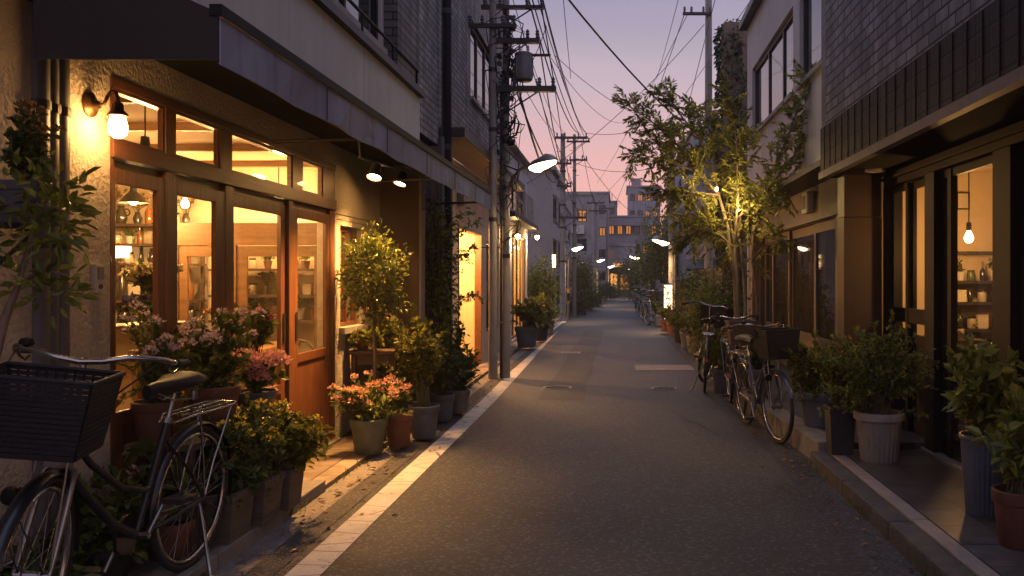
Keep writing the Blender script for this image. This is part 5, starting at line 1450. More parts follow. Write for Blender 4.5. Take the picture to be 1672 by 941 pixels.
# ---------------------------------------------------------------- lit sign
sgx, sgy = wx(1091, 24.0), 24.0
t = thing('lit_sign', 'upright glowing sign box with dark brush lettering by the lamp pole', 'sign', (sgx, sgy, .05))
m = MB(); m.box(sgx - .13, sgx + .13, sgy, sgy + .16, .06, .17); m.box(sgx - .13, sgx + .13, sgy, sgy + .16, 1.27, 1.31)
m.box(sgx - .13, sgx - .115, sgy, sgy + .16, .1701, 1.2699); m.box(sgx + .115, sgx + .13, sgy, sgy + .16, .1701, 1.2699); m.build('casing', 'metal_dark', t)
m = MB(); m.box(sgx - .114, sgx + .114, sgy + .01, sgy + .15, .171, 1.269); m.build('panel', 'sign_glow', t)
rs_ = random.Random(21); m = MB()
for k in range(5):
    cz = 1.06 - k * .175
    for q in range(7):
        ang = rs_.choice((0, 0, PI / 2, PI / 2, .7, -.7)); L_ = rs_.uniform(.03, .06); cx, cy = sgx + rs_.uniform(-.05, .05), cz + rs_.uniform(-.05, .05)
        a = Vector((math.cos(ang) * L_, 0, math.sin(ang) * L_)); b = Vector((-math.sin(ang), 0, math.cos(ang))) * .007
        c0 = Vector((cx, sgy + .0035 - .0004 * q, cz * 0 + cy))
        f = Vector((0, .003, 0)); p4 = [c0 - a - b, c0 + a - b, c0 + a + b, c0 - a + b]
        m.hexa([*p4, *[p + f for p in p4]])
m.build('lettering', 'sign_ink', t)
light('POINT', (sgx, sgy - .3, .8), 7, WARM2, .15, t)

# ================================================================ plants
# ---- left, before the shop
plant_bench = table('low weathered plant bench under the shop window behind the bicycle', -2.47, -2.12, 4.28, 5.02, .62, .07, 'planter_wood', name='plant_bench', apron=False)
potted('brown clay pot with mauve flowers at the wall end of the plant bench', -2.38, 4.42, .621, 'rim', .115, .2, 'pot_brown', (0, 0, 1.02), (.17, .17, .2), 'leaf_mid', .055, .45, 46, 8, 2, dict(m='petal_lilac', count=20, hr=.035, k=26, size=.02))
potted('clay pot of pale lilac flowers on the plant bench in front of the second door', -2.27, 4.80, .621, 'rim', .14, .23, 'pot_brown', (.0, .05, 1.03), (.22, .22, .19), 'leaf_mid', .06, .5, 62, 9, 2, dict(m='petal_lilac', count=26, hr=.035, k=26, size=.022))
st = thing('plant_stand', 'round topped wrought iron plant stand beside the third door', 'plant stand', (-2.30, 5.45, .07))
m = MB(); m.lathe([(.2, 0), (.2, .018)], (-2.30, 5.45, .60), 28, close=True); m.build('top', 'wood_dark', st)
for k in range(3):
    a = k * 2 * PI / 3 + .6; ca, sa = math.cos(a), math.sin(a)
    m = MB(); m.tube([(-2.30 + .16 * ca, 5.45 + .16 * sa, .6), (-2.30 + .2 * ca, 5.45 + .2 * sa, .5), (-2.30 + .12 * ca, 5.45 + .12 * sa, .34), (-2.30 + .21 * ca, 5.45 + .21 * sa, .07)], .009, 7); m.build('leg', 'metal_dark', st, smooth=60)
m = MB(); m.torus((-2.30, 5.45, .36), .12, .007, (0, 0, 1), 24, 6); m.build('ring', 'metal_dark', st, smooth=60)
potted('shallow bowl of full pink hydrangeas on the iron plant stand', -2.27, 5.36, .619, 'bowl', .13, .13, 'pot_slate', (0, 0, .86), (.15, .15, .08), 'leaf_mid', .06, .6, 24, 6, 2, dict(m='petal_pink', count=12, top=.9, hr=.075, k=170, size=.022))
vase_flowers('tall rose pink flowers on long stems in a narrow vase on the plant stand', -2.36, 5.54, .619, .26, .045, 'jar_green', 'petal_rose', 'leaf_mid', 1.17, .13, 9, .03, 22, .03, .09)
boxes = [('front long wooden planter box of yellow flowered shrub behind the bicycle wheel', -2.13, 4.55, .14, .26, 60), ('middle square wooden planter of the yellow flowered row', -2.095, 4.88, .135, .25, 60), ('last square wooden planter of the row, nearest the shop door', -2.06, 5.19, .115, .24, 52)]
for i, (lb, x, y, r, h, n) in enumerate(boxes):
    potted(lb, x, y, .071, 'box', r, h, 'planter_wood', (.0 if i < 2 else .03, .0, .50 - .02 * i), (.22, .22, .20), ('leaf_dark', 'leaf_mid', 'leaf_bright')[i], .05, .45, n * 2 + 40, 12, 2,
           dict(m='petal_yellow', count=26 if i < 2 else 10, hr=.03, k=22, size=.018, top=.45), group='planter row', start=.3, bs=.25)
potted('low trailing groundcover in a small dark pot behind the bicycle frame', -2.33, 3.9, .071, 'rim', .11, .16, 'pot_black', (.0, .0, .30), (.22, .3, .2), 'leaf_dark', .07, .6, 60, 9, 2, droop=.25, start=.2)
potted('leafy plant in a brown pot beneath the plant bench end', -2.22, 4.25, .071, 'rim', .11, .18, 'pot_brown', (.0, .0, .38), (.18, .2, .2), 'leaf_dark', .075, .6, 44, 8, 2, dict(m='petal_pink', count=4, hr=.03), droop=.1)
potted('low creeping plant in a flat pot at the foot of the rough wall', -2.3, 3.35, .071, 'bowl', .13, .12, 'pot_brown', (.05, .0, .18), (.22, .35, .14), 'leaf_dark', .08, .65, 60, 9, 2, droop=.3, start=.15)
# shrub and hanging pot at the left edge
hp = potted('grey pot of upright herbs hung on the rough wall at the left edge', -2.38, 3.43, wz(365, 3.43), 'rim', .10, .165, 'pot_slate', (.0, -.0, wz(240, 3.43)), (.075, .075, .14), 'leaf_dark', .035, .5, 60, 10, 2, dict(m='leaf_dry', count=10, hr=.03, k=20, size=.02))
m = MB(); m.box(-2.5, -2.30, 3.40, 3.46, wz(365, 3.43) - .02, wz(365, 3.43) - .002); m.tube([(-2.5, 3.43, wz(365, 3.43) - .18), (-2.32, 3.43, wz(365, 3.43) - .02)], .008, 6); m.build('wall_bracket', 'metal_dark', hp)
rng = np.random.default_rng(303)
sb = thing('sapling', 'leaning broadleaf sapling against the drain pipes at the left edge', 'shrub', (-2.40, 3.1, .07))
tr = [(-2.40, 3.1, .07), (-2.36, 3.12, .8), Pw(8, 520, 3.25), Pw(30, 465, 3.3), Pw(48, 400, 3.35), Pw(60, 330, 3.35)]
m = MB(); m.tube(tr, [.022, .02, .016, .012, .009, .004], 8)
m.tube([Pw(30, 465, 3.3), Pw(70, 440, 3.28), Pw(110, 450, 3.25)], [.008, .006, .003], 6); m.tube([Pw(48, 400, 3.35), Pw(90, 340, 3.3), Pw(120, 350, 3.25)], [.007, .005, .003], 6); m.tube([Pw(55, 360, 3.35), Pw(30, 320, 3.3)], [.006, .003], 6)
m.build('trunk', 'bark', sb, smooth=60)
arrs = []
for (px, py, k, sp) in ((70, 325, 34, .075), (105, 345, 30, .055), (60, 370, 30, .07), (100, 380, 24, .05), (40, 440, 26, .06), (75, 470, 30, .06), (95, 478, 24, .045), (35, 300, 22, .05), (110, 310, 18, .04), (35, 400, 18, .05)):
    c = np.array(Pw(px, py, 3.28)); p = c + rng.normal(size=(k, 3)) * sp * np.array([1, .8, .7])
    d = (p - c) / sp + rng.normal(size=(k, 3)) * .6 + np.array([.3, 0, .25]); arrs.append(leaf_arr(p, d, .062 * rng.uniform(.7, 1.3, k), .42, rng))
MB().leaves(np.concatenate(arrs)).build('foliage', 'leaf_mid', sb, recalc=False)

# ---- left, past the door
potted('green glazed pot of salmon flowers standing nearest the shop door post', -2.04, 7.0, .03, 'rim', .145, .28, 'pot_green', (.0, -.02, .47), (.24, .22, .17), 'leaf_mid', .06, .38, 56, 9, 2, dict(m='petal_salmon', count=26, hr=.036, k=28, size=.022))
potted('terracotta pot of salmon flowers tucked behind the green pot', -1.865, 7.28, .03, 'rim', .115, .29, 'terracotta', (.0, -.03, .48), (.15, .16, .13), 'leaf_mid', .055, .4, 36, 8, 2, dict(m='petal_salmon', count=14, hr=.034, k=26, size=.022))
# topiary ball on a stem
rng = np.random.default_rng(41)
tp = thing('topiary_tree', 'clipped topiary ball on a slim stem in a black pot before the brown pier', 'topiary', (-2.15, 7.55, .03))
pot('rim', -2.15, 7.55, .03, .13, .26, 'pot_black', tp)
m = MB(); m.tube([(-2.15, 7.55, .25), (-2.14, 7.54, .7), (-2.16, 7.55, 1.15), (-2.15, 7.55, 1.45)], [.017, .015, .013, .008], 8)
for k in range(7): a = k * .9; m.tube([(-2.155, 7.55, 1.12), (-2.155 + .13 * math.cos(a), 7.55 + .13 * math.sin(a), 1.3 + .03 * k)], [.007, .003], 5)
m.build('trunk', 'bark', tp, smooth=60)
n = 2600; d = rng.normal(size=(n, 3)); d /= np.linalg.norm(d, axis=1)[:, None]
lump = 1 + .26 * np.sin(d[:, 0] * 5 + 1) * np.cos(d[:, 2] * 6) + .18 * np.sin(d[:, 1] * 8 + 2 * d[:, 2]) + .25 * (rng.uniform(size=n) > .96)
p = np.array([-2.155, 7.55, 1.47]) + d * np.array([.25, .25, .34]) * (rng.uniform(.35, 1.05, (n, 1)) ** .6) * lump[:, None]
MB().leaves(leaf_arr(p, d * .7 + rng.normal(size=(n, 3)) * .55, .05 * rng.uniform(.6, 1.3, n), .5, rng)).build('foliage', 'leaf_mid', tp, recalc=False)
table('dark outdoor plant table behind the topiary', -2.46, -2.02, 7.8, 8.75, .79, .03, 'wood_dark', name='plant_table')
potted('small black pot of pink blooms on the outdoor plant table', -2.24, 8.15, .791, 'rim', .085, .13, 'pot_black', (0, 0, 1.05), (.13, .13, .12), 'leaf_mid', .05, .45, 30, 7, 2, dict(m='petal_rose', count=6, hr=.025))
potted('trailing light green plant at the door end of the plant table', -2.36, 7.93, .791, 'bowl', .09, .09, 'terracotta', (.04, -.03, .90), (.19, .14, .09), 'leaf_bright', .055, .5, 44, 8, 2, droop=.2)
potted('trailing plant with reddish tips at the street end of the plant table', -2.1, 8.45, .791, 'bowl', .09, .09, 'terracotta', (.05, -.02, .9), (.16, .14, .09), 'leaf_mid', .05, .5, 40, 8, 2, dict(m='petal_rose', count=5, hr=.02, k=14), droop=.2)
potted('ferny plant in a pot under the outdoor plant table', -2.2, 8.0, .03, 'rim', .1, .2, 'pot_black', (0, 0, .42), (.16, .16, .16), 'leaf_mid', .06, .45, 36, 8, 2)
potted('slate grey pot with a tall yellow green climber beside the terracotta pot', -1.74, 7.66, .03, 'rim', .135, .29, 'pot_slate', (-.05, .05, .70), (.21, .22, .34), 'leaf_bright', .06, .5, 90, 11, 2, clumps=12)
potted('bushy shrub in a dark pot right behind the slate grey pot', -1.95, 8.2, .03, 'rim', .13, .26, 'pot_black', (0, 0, .72), (.24, .25, .34), 'leaf_mid', .06, .5, 80, 10, 2, clumps=12)
potted('dark bushy plant in a grey pot, third back from the terracotta pot', -1.77, 8.6, .03, 'rim', .12, .26, 'pot_slate', (0, 0, .62), (.2, .22, .32), 'leaf_dark', .06, .5, 70, 10, 2, clumps=10)
potted('grassy plant in a small grey pot at the end of the row before the doorway', -1.70, 9.1, .03, 'rim', .12, .24, 'pot_stone', (.02, 0, .48), (.2, .2, .2), 'leaf_dark', .085, .22, 60, 9, 2)
potted('round leaved plant in a dark pot at the foot of the climbing vine', -1.83, 9.5, .03, 'rim', .13, .25, 'pot_black', (.0, 0, .62), (.2, .2, .3), 'leaf_mid', .06, .5, 64, 10, 2)
# climbing vine over the brick front
rng = np.random.default_rng(91)
vn = thing('climbing_vine', 'tall climbing vine on the brick front reaching across the glowing doorway', 'vine', (-2.0, 9.7, .03))
m = MB(); arrs = []
for k in range(26):
    x0, y0 = -2.07 + rng.uniform(-.03, .09), 9.25 + rng.uniform(-.1, .45)
    top = rng.uniform(1.3, 2.35); pts = []
    for q in range(9): pts.append((x0 + rng.normal() * .05 + q * .008, y0 + rng.normal() * .06, .05 + top * q / 8))
    m.tube(pts, .006, 4, cap=False)
    for q in range(2, 9):
        nn = 14; p = np.array(pts[q]) + rng.normal(size=(nn, 3)) * np.array([.06, .07, .09]); dd = rng.normal(size=(nn, 3)) * .6 + np.array([.4, -.2, -.2])
        arrs.append(leaf_arr(p, dd, .055 * rng.uniform(.6, 1.3, nn), .55, rng))
for (px0, py0, px1, py1, up) in ((735, 400, 782, 366, 20), (735, 445, 778, 405, 22), (735, 520, 772, 482, 18), (738, 420, 766, 425, 14), (735, 375, 768, 345, 16), (738, 500, 786, 488, 20)):
    a, b = Pw(px0, py0, 9.9), Pw(px1, py1, 10.6); mid = a.lerp(b, .5) + Vector((0, 0, up / 150)); pts = [((1 - s) ** 2) * a + 2 * s * (1 - s) * mid + s * s * b for s in [q / 10 for q in range(11)]]
    m.tube(pts, .005, 4, cap=False)
    for q in range(1, 11):
        nn = 4; p = np.array(pts[q]) + rng.normal(size=(nn, 3)) * .025; dd = rng.normal(size=(nn, 3)) * .7 + np.array([.3, 0, .0]); arrs.append(leaf_arr(p, dd, .06 * rng.uniform(.6, 1.3, nn), .5, rng))
m.build('stems', 'stem', vn, recalc=False); MB().leaves(np.concatenate(arrs)).build('foliage', 'leaf_mid', vn, recalc=False)


def far_tree(label, x, y, z0, cz, rad, n, leaf, Ln, name='tree', seed=1, trunk=.05, cat='tree'):
    rng = np.random.default_rng(seed)
    t = thing(name, label, cat, (x, y, z0))
    cl = []
    for i in range(22):
        d = rng.normal(size=3); d /= np.linalg.norm(d); cl.append(np.array([x, y, cz]) + d * np.array(rad) * rng.uniform(.35, .9))
    m = MB(); m.tube([(x, y, z0), (x + rng.normal() * .04, y, (z0 + cz) / 2), (x, y, cz)], [trunk, trunk * .8, trunk * .4], 8)
    for c in cl[:12]: m.tube([(x, y, cz - rad[2] * .5), tuple((np.array([x, y, cz]) + c) / 2 + np.array([0, 0, .05])), tuple(c)], [trunk * .4, trunk * .25, trunk * .1], 5)
    m.build('trunk', 'bark', t, smooth=60)
    arrs = []
    for c in cl:
        k = n // 22; s = rng.uniform(.22, .42); p = c + rng.normal(size=(k, 3)) * np.array(rad) * s
        d = (p - c) + rng.normal(size=(k, 3)) * .25; d[:, 2] -= .05; arrs.append(leaf_arr(p, d, Ln * rng.uniform(.6, 1.3, k), .45, rng))
    MB().leaves(np.concatenate(arrs)).build('foliage', leaf, t, recalc=False)
    return t


potted('grey pot of yellow green plants on the pavement before the small shop', wx(860, 17.6), 17.6, .04, 'rim', .24, .42, 'pot_slate', (.05, 0, .72), (.36, .36, .26), 'leaf_bright', .09, .5, 80, 9, 2)
potted('drooping plant in a dark pot beside the yellow green one', wx(882, 19.5), 19.5, .04, 'rim', .2, .36, 'pot_black', (0, 0, .7), (.3, .3, .3), 'leaf_mid', .10, .45, 70, 9, 2)
far_tree('round headed tree in front of the apartment block end wall', wx(884, 23), 23, .04, wz(468, 23), (.42, .42, .62), 2600, 'leaf_mid', .09, seed=5)
potted('low shrub in a pot under the round headed tree', wx(893, 22), 22, .04, 'rim', .2, .35, 'pot_slate', (0, 0, .62), (.3, .3, .35), 'leaf_dark', .1, .45, 60, 8, 2)
far_tree('dark dense tree past the second pair of poles', wx(951, 38), 38, .04, wz(458, 38), (.62, .7, .95), 2600, 'leaf_mid', .12, seed=6)
for i, (px, Y, h, lb) in enumerate(((940, 34, .9, 'dark low shrub just beyond the second pair of poles'), (958, 39, .9, 'dark low shrub under the dense tree'), (968, 44, .8, 'low shrub before the distant pole'), (985, 54, 1.5, 'distant shrub at the inside of the bend'), (996, 58, 1.1, 'distant low shrub by the farthest left lamp'), (1003, 64, .8, 'farthest shrub in front of the rounded shop'))):
    far_tree(lb, wx(px, Y), Y, .04, h * .55, (.5, .5, .45), 900, 'leaf_dark', .13, 'shrub', 20 + i, .03, 'shrub')
# ---- right
potted('large fluted stone pot with a full leafy bush before the slate shop', 1.905, 6.27, .119, 'fluted', .175, .36, 'pot_stone', (-.03, 0, .80), (.31, .3, .30), 'leaf_mid', .045, .5, 190, 13, 2, clumps=18)
potted('square black planter with loose greenery beside the fluted stone pot', 1.69, 6.55, .119, 'box', .095, .36, 'pot_black', (-.02, .05, .78), (.22, .22, .24), 'leaf_bright', .045, .5, 100, 12, 2)
potted('dark round pot with yellow green shrub on the stone step', 1.74, 7.45, .17, 'rim', .16, .30, 'pot_slate', (-.05, 0, .66), (.27, .25, .27), 'leaf_bright', .06, .5, 90, 10, 2, clumps=10)
potted('tall navy fluted pot with an arching broadleaf plant by the shop door', 2.06, 4.85, .119, 'tall', .125, .45, 'pot_navy', (-.03, -.02, .87), (.25, .24, .22), 'leaf_mid', .085, .45, 56, 8, 2, start=.3)
potted('reddish brown pot with a leafy plant nearest us on the tiled pavement', 2.0, 4.28, .119, 'rim', .125, .28, 'pot_red', (.02, 0, .72), (.20, .22, .26), 'leaf_mid', .085, .45, 60, 8, 2, start=.25)
potted('stone grey pot with a yellow green fern behind the street tree', 1.33, 10.9, .0, 'rim', .15, .3, 'pot_slate', (-.02, 0, .52), (.22, .22, .2), 'leaf_bright', .10, .25, 60, 9, 2)
potted('plain grey pot under the parked bicycles by the tree', 1.52, 9.35, .17, 'rim', .17, .3, 'pot_stone', (0, 0, .6), (.15, .15, .14), 'leaf_dark', .06, .5, 20, 7, 2)
# ivy bush over the fence behind the lone bicycle
for i, (px, py, Y, rad, lb) in enumerate(((1150, 505, 15.8, (.35, .5, .62), 'dense ivy bush over the dark fence behind the lone bicycle'), (1182, 520, 13.6, (.33, .45, .62), 'dark leafy bush between the street tree and the ivy bush'), (1192, 590, 12.6, (.25, .4, .4), 'low dark bush at the foot of the fence'), (1133, 480, 17.5, (.4, .45, .45), 'upper ivy bush spilling over the lean-to roof'))):
    far_tree(lb, wx(px, Y), Y, .05, wz(py, Y), rad, 2200, 'leaf_dark' if i % 2 else 'leaf_mid', .075, 'ivy_bush', 50 + i, .03, 'bush')
far_tree('big bushy yellow green tree beyond the lit sign', wx(1078, 34), 34, .05, wz(415, 34), (1.0, 1.0, 1.45), 5200, 'leaf_tree', .13, seed=8, trunk=.09)
far_tree('dark rounded tree on the outer side of the bend', wx(1028, 56), 56, .05, 1.75, (.9, .8, 1.1), 2000, 'leaf_mid', .14, seed=31)
far_tree('smaller dark tree farther along under the bushy tree', wx(1045, 44), 44, .05, wz(455, 44), (.7, .8, .95), 2200, 'leaf_dark', .13, seed=9)
for i, (px, Y, r, lb, lf, pm) in enumerate(((1088, 22.6, .17, 'clay pot of bright yellow green foliage at the foot of the lit sign', 'leaf_bright', 'pot_brown'), (1100, 21.2, .19, 'terracotta pot of reddish foliage before the lit sign', 'leaf_dry', 'pot_brown'), (1110, 18.6, .15, 'small dark pot with pale rosette plant near the garden wall', 'leaf_mid', 'pot_black'),
        (1122, 17.4, .15, 'grey pot of mixed leaves near the garden wall', 'leaf_mid', 'pot_slate'), (1133, 16.2, .14, 'low stone pot beside the lone bicycle wheel', 'leaf_dark', 'pot_stone'), (1078, 25.5, .16, 'grey pot just beyond the lit sign', 'leaf_mid', 'pot_slate'), (1070, 28, .17, 'pot of spiky plants along the low garden wall', 'leaf_mid', 'pot_stone'), (1062, 32, .18, 'pot of low bushes farther along the garden wall', 'leaf_dark', 'pot_slate'))):
    potted(lb, wx(px, Y), Y, .05, 'rim', r, .32, pm, (0, 0, .55), (.22, .22, .18), lf, .085, .45, 40, 7, 2)

# fallen leaves and weeds along the kerbs
rng = np.random.default_rng(808); n = 420
side = rng.uniform(size=n) < .5; yy = 3.6 + rng.gamma(2.0, 3.0, n)
xx = np.where(side, -1.95 + np.abs(rng.normal(size=n)) * .16, 1.47 - np.abs(rng.normal(size=n)) * .13)
P_ = np.stack([xx, yy, np.full(n, .012)], 1); D_ = rng.normal(size=(n, 3)); D_[:, 2] *= .12
fl_ = MB().leaves(leaf_arr(P_, D_, .05 * rng.uniform(.5, 1.2, n), .5, rng, up=.9)).build('fallen_leaves', 'leaf_dry', None, recalc=False); tag(fl_, 'dry leaves lying along both gutters', 'fallen leaves', None, 'stuff')
n = 900; ky = 3.4 + rng.uniform(size=n) ** 1.5 * 12; cl_ = np.sin(ky * 5.1) + np.sin(ky * 2.3) > .35; ky = ky[cl_]; n = len(ky); sd = rng.uniform(size=n) < .45
kx = np.where(sd, -1.985 + rng.normal(size=n) * .012, 1.485 - np.clip(ky - 6.7, 0, 2.6) * .06 + rng.normal(size=n) * .012)
P_ = np.stack([kx, ky, np.zeros(n)], 1); D_ = rng.normal(size=(n, 3)) * .5; D_[:, 2] = np.abs(D_[:, 2]) + .7
wd_ = MB().leaves(leaf_arr(P_, D_, .055 * rng.uniform(.4, 1.4, n), .18, rng)).build('weeds', 'leaf_mid', None, recalc=False); tag(wd_, 'small weeds growing in the kerb joints', 'weeds', None, 'stuff')

# ---------------------------------------------------------------- street tree with warm lamp in it
rng = np.random.default_rng(123)
tree = thing('street_tree', 'slender multi stemmed street tree with feathery leaves lit warm from within', 'tree', (1.484, 10.6, 0))


def T(px, py, dy=0): return Pw(px, py, 10.6) + Vector((0, dy, 0))


tm = MB()
tm.tube([(1.484, 10.6, 0), T(1205, 590), T(1204, 520), T(1202, 460), T(1199, 400)], [.056, .046, .042, .038, .030], 10)
tm.tube([(1.51, 10.66, 0), T(1212, 600, .05), T(1219, 500, .08), T(1214, 430, .05), T(1206, 380, .05)], [.026, .022, .02, .018, .015], 8)
tm.tube([(1.53, 10.58, 0), T(1222, 600, -.1), T(1234, 500, -.12), T(1226, 430, -.1), T(1228, 360, -.1)], [.018, .016, .015, .014, .011], 8)
tm.tube([T(1202, 460), T(1192, 420, -.05), T(1186, 370, -.1), T(1172, 320, -.1)], [.03, .026, .022, .018], 8)
limbs = [
    [T(1172, 320, -.1), T(1140, 285, -.2), T(1100, 240, -.3), T(1060, 205, -.35), T(1022, 182, -.4)],
    [T(1172, 320, -.1), T(1165, 270, .1), T(1140, 215, .2), T(1105, 170, .3), T(1075, 140, .3)],
    [T(1199, 400), T(1190, 320, .2), T(1180, 250, .3), T(1160, 195, .4), T(1135, 165, .4)],
    [T(1199, 400), T(1200, 320, -.3), T(1196, 250, -.4), T(1190, 200, -.5), T(1180, 165, -.5)],
    [T(1206, 380, .05), T(1220, 310, .2), T(1225, 250, .3), T(1218, 200, .3)],
    [T(1228, 360, -.1), T(1250, 300, -.2), T(1280, 230, -.2), T(1300, 175, -.2), T(1318, 125, -.2)],
    [T(1228, 360, -.1), T(1255, 310, .1), T(1290, 265, .1), T(1318, 225, .1), T(1332, 190, .1)],
    [T(1228, 380, 0), T(1262, 330, .2), T(1290, 290, .3), T(1315, 265, .3)],
    [T(1140, 285, -.2), T(1105, 275, -.3), T(1070, 265, -.35), T(1030, 258, -.4)],
    [T(1172, 320, -.1), T(1135, 320, -.3), T(1105, 315, -.4), T(1080, 318, -.4)],
    [T(1186, 370, 0), T(1160, 350, .3), T(1135, 345, .4), T(1115, 350, .4)],
    [T(1200, 360, 0), T(1230, 330, -.4), T(1255, 320, -.5)],
    [T(1199, 405), T(1172, 385, -.2), T(1140, 378, -.3), T(1118, 392, -.3)],
    [T(1226, 425, -.1), T(1246, 400, -.2), T(1266, 392, -.3)],
    [T(1202, 420, 0), T(1188, 390, .3), T(1168, 372, .5)],
    [T(1206, 390, 0), T(1216, 360, -.4), T(1212, 330, -.6)],
    [T(1165, 270, .1), T(1125, 250, .3), T(1095, 225, .4), T(1060, 225, .5)],
]
arrs = []; nb = 0
for L_ in limbs:
    k = len(L_); tm.tube(L_, [.014 * (1 - .75 * i / (k - 1)) + .002 for i in range(k)], 6)
    for i in range(k - 1):
        a, b = L_[i], L_[i + 1]
        nt_ = 15 if i else 5
        for q in range(nt_):
            s = (q + rng.uniform()) / nt_; p0 = a.lerp(b, s)
            d = (b - a).normalized() * .6 + Vector(rng.normal(size=3)) * .75 + Vector((0, 0, .12)); d.normalize()
            ln = rng.uniform(.16, .34); tip = p0 + d * ln - Vector((0, 0, ln * .15)); mid = p0.lerp(tip, .5) + Vector((0, 0, .02))
            tm.tube([p0, mid, tip], [.0035, .0025, .0012], 3, cap=False)
            n = 10
            ss = np.linspace(.2, 1, n)[:, None]
            P0, M0, T0 = np.array(p0), np.array(mid), np.array(tip)
            pp = (1 - ss) ** 2 * P0 + 2 * ss * (1 - ss) * M0 + ss ** 2 * T0
            dirn = unit((T0 - P0)[None])[0]; side = unit(np.cross(dirn, np.array([0, 0, 1.0]) + rng.normal(size=3) * .35)[None])[0]
            for sg in (-1, 1):
                D = dirn * .75 + side * sg * .75 + rng.normal(size=(n, 3)) * .22 + np.array([0, 0, -.12])
                arrs.append(leaf_arr(pp, D, .072 * rng.uniform(.65, 1.25, n), .33, rng))
            arrs.append(leaf_arr(T0[None], dirn[None], np.array([.085]), .3, rng))
tm.build('trunk', 'bark', tree, smooth=60)
MB().leaves(np.concatenate(arrs)).build('foliage', 'leaf_tree', tree, recalc=False)
for lp, pw_, lb in ((T(1203, 342, -.2), 25, 'brighter glass lantern glowing among the lower branches of the street tree'), (T(1165, 314, -.35), 15, 'smaller added lantern higher in the street tree, spreading its glow to the road side')):  # the smaller second lantern is added to spread warm light through the crown
    t = thing('tree_lantern', lb, 'lantern', lp, 'lanterns in the street tree')
    m = MB(); m.ball(lp, (.026, .026, .034) if pw_ > 20 else (.018, .018, .024), 12, 8); m.build('globe', 'lamp_glass', t, smooth=80)
    m = MB(); m.lathe([(.028, .028), (.02, .043), (.006, .05), (.006, .075)], lp, 12, close=True); m.build('lamp_cap', 'metal_dark', t); m = MB(); m.tube([lp + Vector((0, 0, .075)), lp + Vector((-.01, .1, .24))], .003, 4); m.build('cord', 'cable', t)
    light('POINT', lp + Vector((.0, -.14, 0)), pw_, (1, .68, .26), .1, t)

